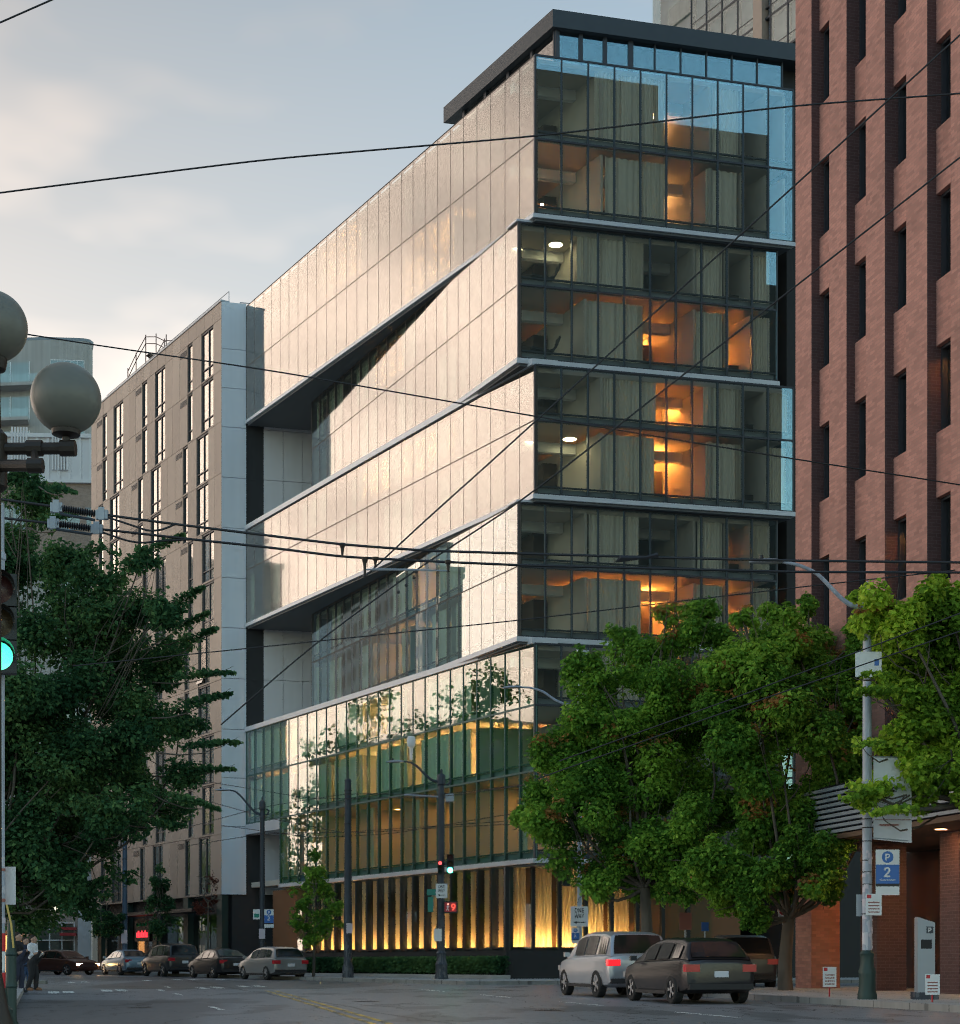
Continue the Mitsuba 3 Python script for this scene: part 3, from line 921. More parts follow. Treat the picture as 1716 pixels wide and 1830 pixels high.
for u, v in ((96, 1773.5), (122, 1773), (191, 1770.5), (217, 1770), (128, 1755.5), (152, 1755), (362, 1766), (388, 1765), (262, 1752.5), (316, 1751), (345, 1751), (395, 1751), (436, 1763), (462, 1762.5)):
    bar(u, v, *(DB * 2.6), 0.32)
for u, v in ((288, 1770), (318, 1777), (386, 1802), (300, 1764)):
    bar(u, v, *(DB * 2.4), 0.13)
for dx in (-0.14, 0.14):
    y0, y1 = 20.0, 53.0
    a, b = np.array([-0.2 + dx, y0]), np.array([-6.6 + dx, y1])
    m = np.array([0.055, 0])
    for k in range(6):
        marking([a + (b - a) * k / 6 - m, a + (b - a) * k / 6 + m, a + (b - a) * (k + 1) / 6 + m, a + (b - a) * (k + 1) / 6 - m], 'road_yellow')
for k in range(4):
    c = np.array([4.6, 30.0]) + DB * k * 7.5
    m = np.array([0.06, 0])
    marking([c - m, c + m, c + DB * 3 + m, c + DB * 3 - m])

plain('cast_iron', (0.05, 0.05, 0.052), 0.6, 0.3)
for u, v, r_, lab in ((655, 1790, 0.36, 'round iron manhole cover in the middle of the road'), (980, 1806, 0.33, 'round iron manhole cover near the lower middle of the road'), (250, 1801, 0.30, 'round iron manhole cover in the left lane')):
    y = CAMZ / ((v - HZ) / FPX + 0.0045)
    t = thing('manhole_cover', lab, 'manhole cover')
    c = np.array([(u - 858) / FPX * y, y])
    a_ = np.arange(20) * 2 * np.pi / 20
    for nm, rr, dz, m_ in (('rim', r_, 0.004, 'joint_dark'), ('lid', r_ * 0.86, 0.009, 'cast_iron')):
        mb = MB()
        sheet(mb, [(c[0] + rr * math.cos(x), c[1] + rr * math.sin(x)) for x in a_], dz)
        put(nm, mb, m_, t)
# ---------------------------------------------------------------- buildings farther off
def block(name, label, fr, w, depth, z0, z1, mat, win_mat='dark_glass', nx=6, fh=3.4, ww=0.55, wh=0.55, side=None):
    """A plain block: body, a front of windows (each a part), cornice."""
    b = thing(name, label, 'building')
    m = MB()
    fr.box(m, 0, w, -depth, 0, z0, z1)
    put('wall', m, mat, b)
    c = MB()
    fr.box(c, -0.25, w + 0.25, -depth - 0.25, 0.35, z1 + 0.003, z1 + 0.6)
    put('cornice', c, 'concrete', b)
    nf = int((z1 - z0 - 1) / fh)
    px = w / nx
    for j in range(nf):
        for i in range(nx):
            mb = MB()
            s0 = (i + 0.5 - ww / 2) * px
            za = z0 + 1.2 + j * fh
            fr.box(mb, s0, s0 + ww * px, -0.2, 0.03, za, za + wh * fh)
            key = put('window', mb, win_mat, b)
    return b


# glass tower behind the hotel roof, upper right
TW = Frame(at(1124, 200, 128.0)[:2] * 1.0, -DL, left_normal(DL))
TW = Frame(np.array([(1236 - 858) / FPX * 132.0, 132.0]) + DL * 0, -DL, left_normal(DL))
tower = thing('glass_tower', 'pale glass high-rise rising behind the hotel roof', 'building')
m = MB()
TW.box(m, 0.2, 26, -14, -0.35, 0.3, 95)
put('core_wall', m, 'spandrel_grey', tower)
fe2 = Frame(TW.p(0, 0, 0)[:2], DR, NR)
z0 = 68.0
for i in range(11):
    for j in range(9):
        za = z0 + j * 3.1
        if i % 5 == 4:
            continue
        mb = MB()
        t = rng.gauss(0, .002)
        TW.rect(mb, i * 1.9 + 0.06, (i + 1) * 1.9 - 0.06, za + 0.75, za + 3.05, 0, (t, -t, -t, t))
        put('pane', mb, 'tower_glass', tower)
        mb = MB()
        TW.rect(mb, i * 1.9 + 0.06, (i + 1) * 1.9 - 0.06, za + 0.05, za + 0.68, 0, (t, -t, -t, t))
        put('pane', mb, 'tower_glass', tower)
gr = MB()
for i in range(12):
    TW.box(gr, i * 1.9 - 0.05, i * 1.9 + 0.05, -0.3, 0.06, z0, 95)
for j in range(9):
    TW.box(gr, 0, 21, -0.3, 0.03, z0 + j * 3.1 - 0.12, z0 + j * 3.1 + 0.04)
    TW.box(gr, 0, 21, -0.2, 0.02, z0 + j * 3.1 + 0.69, z0 + j * 3.1 + 0.75)
put('frame', gr, 'mullion_metal', tower)
for i in (4, 9):
    mb = MB()
    TW.box(mb, i * 1.9 + 0.3, i * 1.9 + 1.3, -0.3, 0.35, 60, 95)
    put('pier', mb, 'tan_panel', tower)
mb = MB()
TW.box(mb, -4.6, 0.0, -6, -0.4, 60, 95)
put('concrete_wall', mb, 'concrete', tower)
mb = MB()
for j in range(6):
    TW.box(mb, -3.4, -0.2, -0.39, -0.2, 70.0 + j * 3.1, 71.7 + j * 3.1)
put('window_band', mb, 'tower_glass', tower)
mb = MB()
TW.box(mb, -6.2, -4.62, -6, -0.8, 60, 95)
put('corner_glass', mb, 'tower_glass', tower)

# apartment tower far left with balconies
RT = Frame(at(80, 600, 205.0)[:2], np.array([1.0, 0.10]), np.array([0.10, -1.0]))
resid = thing('apartment_tower', 'grey apartment tower with glass balconies at the far left', 'building')
W = 5.6
m = MB()
zt = 77.3
pts = [RT.p(0, 0, 0)[:2], RT.p(W - 1.0, 0, 0)[:2], RT.p(W - 0.3, -0.35, 0)[:2], RT.p(W, -1.2, 0)[:2], RT.p(W - 0.6, -4.6, 0)[:2], RT.p(-22, -6, 0)[:2], RT.p(-22, -4.5, 0)[:2]]
m.prism(pts, 0.5, zt - 0.0)
put('wall', m, 'concrete', resid)
rf = MB()
c = np.mean(pts, 0)
rf.prism([c + (np.array(p) - c) * 1.012 for p in pts], zt + 0.003, zt + 0.35)
put('roof_edge', rf, 'spandrel_grey', resid)
RL = Frame(RT.p(0, 0, 0)[:2], np.array(RT.p(-22, -4.5, 0)[:2]) - RT.p(0, 0, 0)[:2], np.array([0.2, -1.0]))
for j in range(7):
    za = zt - 2.4 - 3.2 - j * 4.2 + 1.6
    win = numbered(resid + '__window')
    for i in range(5):
        mb = MB()
        RT.rect(mb, 0.75 + i * 0.80, 1.5 + i * 0.80, za - 1.4, za + 1.5, 0.04)
        put('pane', mb, 'tower_glass', win)
    fm = MB()
    for i in range(6):
        RT.box(fm, 0.70 + i * 0.80, 0.745 + i * 0.80, 0.0, 0.08, za - 1.45, za + 1.55)
    RT.box(fm, 0.70, 4.75, 0.0, 0.08, za - 1.5, za - 1.42)
    RT.box(fm, 0.70, 4.75, 0.0, 0.08, za + 1.52, za + 1.6)
    put('frame', fm, 'white_paint', win)
    # balcony on the left wing
    bal = numbered(resid + '__balcony')
    sl = MB()
    RL.box(sl, 0.8 + (j % 2) * 1.2, 14, 0.0, 2.0, za - 2.1, za - 1.7)
    put('slab', sl, 'concrete', bal)
    gl_ = MB()
    RL.rect(gl_, 0.8 + (j % 2) * 1.2, 14, za - 1.7, za - 0.7, 1.95)
    put('glass_rail', gl_, 'tower_glass', bal)
    for s in (2.0, 4.4, 6.8, 9.2):
        mb = MB()
        RL.rect(mb, s, s + 2.2, za - 1.4, za + 1.3, 0.05)
        put('pane', mb, 'tower_glass', win)
        fm = MB()
        RL.box(fm, s - 0.12, s, 0.0, 0.12, za - 1.5, za + 1.4)
        put('jamb', fm, 'white_paint', win)
# older brick block with an ornate pale cornice below it
OB = Frame(at(-60, 700, 175.0)[:2], np.array([1.0, 0.05]), np.array([0.05, -1.0]))
old = thing('old_brick_block', 'older brown brick block with ornate pale stone crown at far left', 'building')
m = MB()
OB.box(m, -20, 13.6, -12, 0, 0.5, 51.3)
put('wall', m, 'brown_brick', old)
m = MB()
OB.box(m, -20, 13.75, -12, 0.12, 51.303, 56.4)
put('stone_band', m, 'grey_panel', old)
m = MB()
for s in np.arange(-6, 13.5, 1.1):
    OB.box(m, s, s + 0.28, 0.123, 0.3, 51.6, 56.0)
for s in np.arange(0.5, 13, 4.2):
    for q in range(6):
        OB.box(m, s + q * 0.3, s + q * 0.3 + 0.16, 0.3, 0.5, 52.6, 57.0)
OB.box(m, -20, 13.85, 0.12, 0.45, 56.0, 56.4)
OB.box(m, -20, 13.85, 0.12, 0.40, 51.31, 51.6)
put('moulding', m, 'grey_panel', old, kind='stuff')
for j in range(9):
    for s in (-1.6, 3.2, 8.7, 12.4):
        za = 46.6 - j * 4.4
        win = numbered(old + '__window')
        mb = MB()
        OB.rect(mb, s, s + 1.45, za, za + 2.1, 0.02)
        OB.rect(mb, s + 1.55, min(s + 3.0, 13.5), za, za + 2.1, 0.02)
        put('pane', mb, 'tower_glass', win)
        fm = MB()
        OB.box(fm, s - 0.12, min(s + 3.12, 13.58), 0.0, 0.07, za - 0.15, za)
        OB.box(fm, s - 0.12, min(s + 3.12, 13.58), 0.0, 0.07, za + 2.1, za + 2.2)
        put('frame', fm, 'spandrel_grey', win)
low = thing('white_low_block', 'low pale rendered block behind the left tree', 'building')
LB = Frame(at(20, 960, 150.0)[:2], np.array([1.0, 0.02]), np.array([0.02, -1.0]))
m = MB()
LB.box(m, -8, 7.2, -10, 0, 0.5, 37.6)
put('wall', m, 'concrete', low)
for j in range(4):
    win = numbered(low + '__window')
    for s in (4.6, 5.6):
        mb = MB()
        LB.rect(mb, s, s + 0.9, 33.2 - j * 4, 35.6 - j * 4, 0.03)
        put('pane', mb, 'tower_glass', win)
    fm = MB()
    LB.box(fm, 4.5, 6.6, 0, 0.08, 35.6 - j * 4, 35.75 - j * 4)
    put('frame', fm, 'spandrel_grey', win)

# shop far down the street under the left tree
SH = Frame(at(60, 1700, 118.0)[:2], np.array([1.0, 0.12]), np.array([0.12, -1.0]))
shop = thing('corner_shop', 'pale stone shop with a lit sign beneath the left tree', 'building')
m = MB()
SH.box(m, -3, 4.0, -6, 0, 0.4, 8.2)
put('wall', m, 'beige_wall', shop)
m = MB()
SH.box(m, 3.1, 4.05, 0.0, 0.5, 0.4, 7.4)
put('corner_pier', m, 'grey_panel', shop)
for i in range(3):
    mb = MB()
    SH.rect(mb, 0.3 + i * 0.85, 1.05 + i * 0.85, 1.0, 3.9, 0.03)
    put('pane', mb, 'tower_glass', shop)
fm = MB()
for i in range(4):
    SH.box(fm, 0.22 + i * 0.85, 0.30 + i * 0.85, 0, 0.1, 0.6, 4.0)
SH.box(fm, 0.22, 2.85, 0, 0.1, 3.92, 4.0)
SH.box(fm, 0.22, 2.85, 0, 0.1, 2.7, 2.78)
put('frame', fm, 'white_paint', shop)
lm = MB()
for i in range(11):
    h = rng.uniform(0.2, 0.5)
    s = 1.2 + i * 0.21
    SH.box(lm, s, s + 0.09, 0.05, 0.1, 4.75 + i * 0.03, 4.75 + i * 0.03 + h)
    SH.box(lm, s, s + rng.uniform(.1, .17), 0.105, 0.12, 4.75 + i * 0.03, 4.8 + i * 0.03)
put('sign_letters', lm, 'white_paint', shop, kind='stuff', emitter=lamp((1, .95, .75), 0.12))
m = MB()
SH.box(m, -2.2, -0.8, 0.0, 0.3, 0.4, 3.1)
put('orange_doorway', m, 'white_paint', shop, label='glowing orange doorway', emitter=lamp((1.0, 0.4, 0.08), 0.09))
aw = MB()
for k in range(2):
    SH.box(aw, 1.9, 3.0, 0.2, 0.9, 3.45 - k * 0.4, 3.65 - k * 0.4)
plain('red_paint', (0.45, 0.03, 0.035), 0.5)
put('red_awning', aw, 'red_paint', shop)

# the other side of the street, outside the frame but mirrored by the hotel
acr = C1 + left_normal(DL) * 25.0
SB = Frame(acr, DL, -left_normal(DL))
MN = -left_normal(DL)


def across(t, d=0.0):
    return Frame(acr + DL * t - MN * d, DL, MN)


block('street_block', 'broad concrete block beyond the street mirrored in the hotel glass', across(148, 20), 40, 8, 0.3, 53.0, 'spandrel_grey', 'roof_dark', 14)
block('slim_tower', 'taller of two slim grey towers mirrored in the hotel glass', across(140, 20), 2.8, 3, 0.3, 55.0, 'blue_panel', 'tower_glass', 2)
block('slim_tower', 'shorter of two slim grey towers mirrored in the hotel glass', across(134.5, 20), 2.2, 3, 0.3, 50.5, 'concrete', 'tower_glass', 2)
block('brick_walkup', 'brown brick walk-up across the street mirrored in the hotel glass', across(47), 28, 12, 0.3, 18.5, 'brown_brick', 'dark_glass', 8)
block('low_store', 'low beige store across the street mirrored in the hotel glass', across(16, 1), 30.0, 12, 0.3, 16.5, 'beige_wall', 'dark_glass', 7)
block('rear_block', 'tall grey block behind the viewer mirrored in side windows', Frame(np.array([34.0, 16.0]), np.array([1.0, 0.25]), np.array([-.25, 1.0])), 16, 14, 0.0, 30.0, 'grey_panel', 'tower_glass', 6)
# ---------------------------------------------------------------- trees
def leaf_colour():
    return {'type': 'mesh_attribute', 'name': 'vertex_color'}


scene['leaf'] = {'type': 'principledthin', 'base_color': leaf_colour(), 'roughness': 0.5, 'diff_trans': 1.0}


def bark_fn(p, n, uv):
    k = fbm(p.x * 9 + p.y * 9, p.z * 2.0, 1.0)
    return mi.Color3f(0.10, 0.085, 0.07) * (0.6 + 0.8 * k)


plain('bark', proc(bark_fn), 0.9)


def lobe_points(r, lobes, n, seed, thick=0.6, freq=0.9, thr=0.44):
    """Leaf positions in the lobes' outer shells, thinned by noise so that they fall into clumps with gaps."""
    lobes = np.asarray(lobes, float)
    kids = []
    for q in lobes:               # each lobe is a cluster of smaller clumps
        e = r.normal(size=(15, 3)) * [1.0, 1.0, 0.8]
        e /= np.linalg.norm(e, axis=1, keepdims=True)
        kids.append(np.c_[q[:3] + e * (q[3] * r.uniform(0.25, 0.85, 15))[:, None], q[3] * r.uniform(0.26, 0.48, 15)])
    lobes = np.vstack(kids)
    w = lobes[:, 3] ** 2.2
    pick = r.choice(len(lobes), size=n * 3, p=w / w.sum())
    d = r.normal(size=(n * 3, 3))
    d /= np.linalg.norm(d, axis=1, keepdims=True)
    rad = 1.0 - thick * r.random(n * 3) ** 1.6
    rad *= 0.72 + 0.56 * meshkit.noise(d * 2.3 + pick[:, None] * 7.7, seed)
    p = lobes[pick, :3] + d * (lobes[pick, 3] * rad)[:, None] * np.array([1.0, 1.0, 0.86])
    keep = meshkit.fbm(p * freq + seed, 3, seed) > thr
    return p[keep][:n], d[keep][:n]


def leaf_mesh(r, p, d, size, cols, vary, tip=None, droop=0.35):
    n = len(p)
    up = np.array([0, 0, 1.0])
    nv = 0.55 * d + 0.75 * up + 0.55 * r.normal(size=(n, 3))
    nv /= np.linalg.norm(nv, axis=1, keepdims=True)
    a = d + 0.9 * r.normal(size=(n, 3)) - droop * up
    a -= nv * (a * nv).sum(1, keepdims=True)
    a /= np.linalg.norm(a, axis=1, keepdims=True)
    b = np.cross(nv, a)
    s = size * r.uniform(0.65, 1.3, n)[:, None]
    v = np.stack([p - a * s * 0.55, p + b * s * 0.42 - a * s * .05 + nv * s * 0.06, p + a * s * 0.62 - nv * s * 0.10, p - b * s * 0.42 - a * s * .05 + nv * s * 0.06], 1).reshape(-1, 3)
    f = np.array([[0, 1, 2], [0, 2, 3]])[None] + (np.arange(n) * 4)[:, None, None]
    cols = np.asarray(cols, float)
    k = np.clip(meshkit.fbm(p * 0.55 + 3.3, 3, 5) * 2.0 - 0.5 + 0.28 * r.normal(size=n), 0, 0.999) * (len(cols) - 1)
    i = k.astype(int)
    c = cols[i] + (cols[np.minimum(i + 1, len(cols) - 1)] - cols[i]) * (k - i)[:, None]
    c *= r.uniform(1 - vary, 1 + vary, n)[:, None]
    if tip is not None:
        tc, amount, zmin = tip
        m = (meshkit.noise(p * 0.9 + 50.0, 8) > 1 - amount) & (d[:, 2] > zmin) & (r.random(n) < 0.75)
        c[m] = np.array(tc) * r.uniform(0.7, 1.2, m.sum())[:, None]
    return v, f.reshape(-1, 3), np.repeat(c, 4, 0)


def limb(mb, r, a, b, r0, r1, bend=0.12, sides=6, n=6):
    a, b = np.array(a, float), np.array(b, float)
    t = np.linspace(0, 1, n)[:, None]
    off = r.normal(size=3) * np.linalg.norm(b - a) * bend
    pts = a + (b - a) * t + off * np.sin(np.pi * t) + np.array([0, 0, -0.1]) * np.linalg.norm(b - a) * np.sin(np.pi * t)
    mb.tube(pts, np.linspace(r0, r1, n), sides)


def tree(name, label, base, lobes, n, size, cols, seed, trunk=0.22, fork=0.35, tip=None, thr=0.44, sprays=(), thick=0.6, vary=0.25, cat='tree', group=None, freq=0.9):
    r = np.random.default_rng(seed)
    t = thing(name, label, cat, group)
    lobes = np.asarray(lobes, float)
    p, d = lobe_points(r, lobes, n, seed, thick, freq, thr)
    P_, D_ = [p], [d]
    base = np.array(base, float)
    ctr = lobes[:, :3].mean(0)
    lo = lobes[:, 2].min()
    forkp = base + (np.array([ctr[0], ctr[1], max(lo, base[2] + 1.2)]) - base) * [fork, fork, 1.0] * 1.0
    mb = MB()
    limb(mb, r, base - [0, 0, 0.2], forkp, trunk * 1.15, trunk * 0.8, 0.02, 10, 8)
    put('trunk', mb, 'bark', t, smooth=True)
    mb = MB()
    for q in lobes:
        end = q[:3] + np.array([0, 0, 0.3 * q[3]])
        limb(mb, r, forkp, end, trunk * 0.33, 0.02, 0.10)
        for k in range(6):
            dd = r.normal(size=3)
            dd /= np.linalg.norm(dd)
            limb(mb, r, forkp + (end - forkp) * r.uniform(0.5, 1.0), q[:3] + dd * q[3] * 0.9, 0.022, 0.006, 0.1, 4, 4)
    for (a, b, w, cnt) in sprays:      # long leafy twigs that reach out of the crown
        a, b = np.array(a), np.array(b)
        limb(mb, r, a - (b - a) * 0.5, b, 0.03, 0.006, 0.03, 4, 5)
        s = r.random(cnt) ** 0.8
        off = r.normal(size=(cnt, 3)) * (w * (1.05 - s * 0.8))[:, None] * np.array([0.8, 0.8, 0.35])
        sag = np.array([0, 0, -1.0]) * (s ** 2 * np.linalg.norm(b - a) * 0.08)[:, None]
        P_.append(a + (b - a) * s[:, None] + off + sag)
        e = (b - a) / np.linalg.norm(b - a)
        D_.append(np.tile(e, (cnt, 1)) + 0.3 * r.normal(size=(cnt, 3)))
    put('limbs', mb, 'bark', t, smooth=True)
    v, f, c = leaf_mesh(r, np.vstack(P_), np.vstack(D_), size, cols, vary, tip)
    put('crown', (v, f), 'leaf', t, color=c)
    return t


def px_lobes(y, rows, seed, spread=0.55):
    """(u, v, radius in photo pixels) at distance y -> spheres; depth varies within the crown."""
    r = np.random.default_rng(seed)
    out = []
    for u, v, q in rows:
        yy = y + r.uniform(-1, 1) * spread * 3.0
        out.append([*at(u, v, yy), q * yy / FPX])
    return out


def px_sprays(y, rows, seed):
    r = np.random.default_rng(seed)
    return [(at(a, b, y + r.uniform(-1.5, 1)), at(c, e, y + r.uniform(-2.0, 0.5)), w, n) for a, b, c, e, w, n in rows]


GREEN = [(0.071, 0.179, 0.035), (0.127, 0.293, 0.047), (0.206, 0.406, 0.062), (0.317, 0.520, 0.078)]
DARK = [(0.033, 0.098, 0.048), (0.060, 0.149, 0.067), (0.090, 0.202, 0.083), (0.149, 0.269, 0.098)]
LIME = [(0.125, 0.248, 0.036), (0.234, 0.408, 0.051), (0.374, 0.568, 0.064), (0.530, 0.684, 0.086)]
tree('maple_tree', 'green maple with rusty new shoots in front of the hotel corner', on_ground(1168, 50.5, 0.1),
     px_lobes(50.5, [(1000, 1335, 78), (958, 1415, 48), (1080, 1255, 92), (1150, 1185, 84), (1240, 1140, 72), (1130, 1385, 130), (1245, 1290, 120), (1010, 1480, 88), (1095, 1545, 72), (1200, 1480, 110), (1292, 1420, 112),
                     (928, 1462, 26), (1045, 1190, 42), (1110, 1135, 30), (1195, 1095, 30), (1255, 1092, 40), (1190, 1240, 90), (1100, 1320, 90), (1060, 1420, 90), (1060, 1585, 44), (1160, 1570, 60), (1230, 1560, 60)], 1), 125000, 0.12, GREEN, 11, 0.2, thr=0.36, tip=((0.50, 0.27, 0.10), 0.27, -0.1))
tree('maple_tree', 'broad green maple beside the pale grey lamp post and brick block', on_ground(1405, 47.0, 0.14),
     px_lobes(47.0, [(1330, 1185, 80), (1412, 1150, 70), (1485, 1200, 88), (1380, 1300, 122), (1482, 1360, 100), (1390, 1450, 112), (1335, 1560, 76), (1450, 1540, 80), (1265, 1545, 66), (1385, 1095, 34), (1440, 1085, 28), (1330, 1105, 26), (1545, 1150, 62), (1540, 1260, 76), (1520, 1420, 74), (1590, 1330, 60), (1300, 1600, 56), (1390, 1590, 60), (1480, 1590, 40), (1355, 1640, 34)], 2),
     130000, 0.12, GREEN, 12, 0.2, thr=0.36, tip=((0.50, 0.27, 0.10), 0.26, -0.1))
tree('maple_tree', 'nearest lime green maple overhanging the right edge of the street', on_ground(1790, 37.5, 0.14),
     px_lobes(37.5, [(1600, 1110, 78), (1690, 1085, 74), (1540, 1075, 30), (1655, 1200, 100), (1562, 1225, 44), (1730, 1240, 110), (1625, 1300, 76), (1700, 1365, 84), (1590, 1400, 48), (1555, 1425, 34), (1526, 1405, 18), (1640, 1430, 38), (1760, 1140, 130), (1800, 1300, 140), (1540, 1330, 20), (1610, 1180, 90), (1680, 1300, 96), (1650, 1390, 60), (1700, 1160, 90)], 3, 0.35),
     90000, 0.125, LIME, 13, 0.22, thr=0.40, tip=((0.38, 0.18, 0.07), 0.16, 0.25), sprays=px_sprays(36.5, [(1600, 1400, 1512, 1415, 0.25, 500), (1640, 1450, 1560, 1432, 0.2, 300), (1600, 1240, 1530, 1225, 0.22, 350), (1580, 1330, 1528, 1318, 0.15, 160)], 4))
tree('street_tree', 'large dark green tree with drooping sprays filling the left side', on_ground(-70, 57.0, 0.14),
     px_lobes(57.0, [(60, 905, 62), (30, 990, 92), (110, 1010, 64), (180, 1030, 58), (255, 1005, 36), (115, 1120, 116), (225, 1090, 84), (300, 1095, 50), (60, 1230, 126), (200, 1200, 120), (295, 1185, 66), (100, 1330, 132), (240, 1320, 116), (325, 1285, 52),
                     (150, 1440, 130), (265, 1420, 88), (330, 1390, 42), (60, 1520, 112), (180, 1530, 78), (95, 1590, 62), (-60, 1300, 200), (-60, 1500, 170), (-40, 1080, 120), (40, 860, 36), (40, 1610, 80), (140, 1600, 50), (60, 1445, 84), (15, 1490, 84), (140, 1500, 74), (210, 1455, 70), (10, 1400, 90), (110, 1395, 80)], 5, 0.8),
     165000, 0.145, DARK, 14, 0.20, thr=0.36, fork=0.25, thick=0.75,
     sprays=px_sprays(56.0, [(230, 1010, 326, 945, 0.28, 380), (300, 1090, 362, 1042, 0.26, 330), (310, 1130, 372, 1085, 0.22, 260), (310, 1160, 388, 1112, 0.24, 320), (320, 1210, 418, 1190, 0.24, 420), (320, 1265, 412, 1230, 0.24, 420), (330, 1335, 428, 1316, 0.22, 380),
                              (320, 1380, 420, 1366, 0.24, 400), (300, 1420, 392, 1440, 0.24, 360), (90, 870, 135, 872, 0.18, 160), (80, 930, 150, 905, 0.2, 200), (250, 1470, 330, 1470, 0.25, 260)], 6))
# young street trees
tree('young_tree', 'slender young green tree before the lit hotel ground floor', on_ground(560, 78.0, 0.14), px_lobes(78.0, [(560, 1560, 28), (545, 1590, 30), (580, 1590, 26), (552, 1625, 34), (592, 1625, 26), (535, 1650, 26), (575, 1655, 36), (606, 1655, 18), (550, 1670, 28), (562, 1530, 16)], 7, 0.2), 6000, 0.13, GREEN, 21, 0.07, thr=0.46, thick=0.9)
tree('young_tree', 'small rounded young tree left of the dark blue pole', on_ground(190, 98.0, 0.14), px_lobes(98.0, [(192, 1620, 22), (180, 1640, 24), (205, 1640, 22), (190, 1600, 14), (172, 1660, 18), (214, 1662, 18), (195, 1662, 22)], 8, 0.2), 4000, 0.13, DARK, 22, 0.07, thr=0.46, thick=0.9)
tree('young_tree', 'narrow upright young tree against the tan block', on_ground(284, 92.0, 0.14), px_lobes(92.0, [(286, 1552, 12), (280, 1575, 18), (292, 1585, 16), (278, 1605, 22), (296, 1615, 20), (284, 1632, 26), (268, 1645, 16), (304, 1648, 18), (285, 1660, 22)], 9, 0.2), 4500, 0.13, DARK, 23, 0.06, thr=0.46, thick=0.9)
tree('bare_tree', 'thin nearly bare reddish young tree in front of the tan block', on_ground(372, 86.5, 0.14), px_lobes(86.5, [(370, 1575, 24), (362, 1610, 30), (385, 1610, 26)], 10, 0.2), 900, 0.10, [(0.10, 0.03, 0.025), (0.16, 0.06, 0.04)], 24, 0.06, thr=0.5, thick=0.9)
# trees across the street, seen only in the glass
WHICH = ('nearest and fullest', 'second', 'third and tallest', 'fourth', 'farthest and lowest')
for k, (t_, h_) in enumerate(((38, 22.5), (47, 20.0), (56, 23.0), (66, 17.5), (76, 15.5))):
    c = acr + MN * 4.5 + DL * t_
    lob = [[c[0] + a, c[1] + b, z_, q] for a, b, z_, q in ((0, 0, h_ - 2.4, 2.6), (2.0, 1.0, h_ - 5.5, 3.0), (-2.2, -1, h_ - 6.5, 3.2), (0.5, -2, h_ - 9.0, 3.4), (0, 2.0, h_ - 10.5, 3.0))]
    tree('far_side_tree', f'{WHICH[k]} tree of the row across the street mirrored in the glass', [c[0], c[1], ground(c[1])], lob, 4200, 0.30, GREEN, 40 + k, 0.25, thr=0.43, group='trees across the street')

# clipped hedge and ground cover in the planter before the hotel
hd = thing('planter_hedge', 'low dark green hedge along the hotel ground floor', 'hedge')
r = np.random.default_rng(77)
n = 22000
s_, w_, h_ = r.uniform(-0.5, 26, n), r.uniform(0.15, 0.95, n), 0.35 + 0.75 * r.random(n) ** 0.6
pp = np.array([gl.p(a, b, 0.3 + c) for a, b, c in zip(s_, w_, h_)])
v, f, c = leaf_mesh(r, pp, np.tile([-.6, -.4, .6], (n, 1)), 0.12, DARK, 0.3)
put('foliage', (v, f), 'leaf', hd, color=c)
m = MB()
gl.box(m, -0.5, 26, 0.125, 1.05, 0.25, 0.62)
put('planter', m, 'concrete', hd)
# ---------------------------------------------------------------- street furniture
CAMF = lambda p: Frame(np.array(p)[:2], (1, 0), (0, -1))     # a frame that faces the camera side of the street
plain('sign_white', (0.70, 0.70, 0.70), 0.4)
plain('sign_blue', (0.03, 0.13, 0.42), 0.4)
plain('sign_green', (0.01, 0.22, 0.17), 0.4)
plain('sign_black', (0.015, 0.015, 0.018), 0.5)
plain('sign_red', (0.50, 0.02, 0.03), 0.4)
plain('sign_brown', (0.30, 0.12, 0.10), 0.5)
plain('sticker_paper', (0.55, 0.48, 0.52), 0.7)
plain('ribbon_yellow', (0.50, 0.36, 0.10), 0.6)


def worn_pole(base):
    def fn(p, n, uv):
        k = fbm(p.x * 14 + p.y * 14, p.z * 3.0, 2.0, 4)
        spot = smoothstep(0.62, 0.68, noise(p.x * 22 + p.y * 9, p.z * 7.0, 5.0)) * smoothstep(4.5, 1.0, p.z) * (0.9 if base[0] > 0.2 else 0.12)
        c = mi.Color3f(*base) * (0.7 + 0.6 * k)
        return mix(c, mi.Color3f(0.62, 0.58, 0.6), spot * 0.8)
    return proc(fn)


plain('pole_pale', worn_pole((0.34, 0.37, 0.43)), 0.5, 0.1)
plain('pole_dark', worn_pole((0.035, 0.045, 0.06)), 0.5, 0.1)
plain('pole_blue', worn_pole((0.07, 0.11, 0.17)), 0.5, 0.1)
plain('globe_plastic', (0.155, 0.15, 0.13), 0.38, 0.0, 0.35)
plain('lamp_iron', (0.03, 0.022, 0.018), 0.5, 0.2)


def lettering(parent, text, fr, s, z, h, mat, d, name='lettering', bold=True, squeeze=1.0, emit=None):
    m = text_mesh(text, h, 0.004, bold)
    b = m.bounds
    v = np.array(m.vertices) - [(b[0][0] + b[1][0]) / 2, (b[0][1] + b[1][1]) / 2, 0]
    v[:, 0] *= squeeze
    q = fr.o[None] + fr.ex[None] * (s + v[:, :1]) + fr.n[None] * (d + v[:, 2:3])
    vv = np.c_[q, z + v[:, 1]]
    more = {'emitter': emit} if emit else {}
    return put(name, (vv, m.faces), mat, parent, **more)


def plate(parent, name, fr, s0, s1, z0, z1, d, mat, th=0.012, label=None):
    mb = MB()
    fr.box(mb, s0, s1, d - th, d, z0, z1)
    return put(name, mb, mat, parent, label=label)


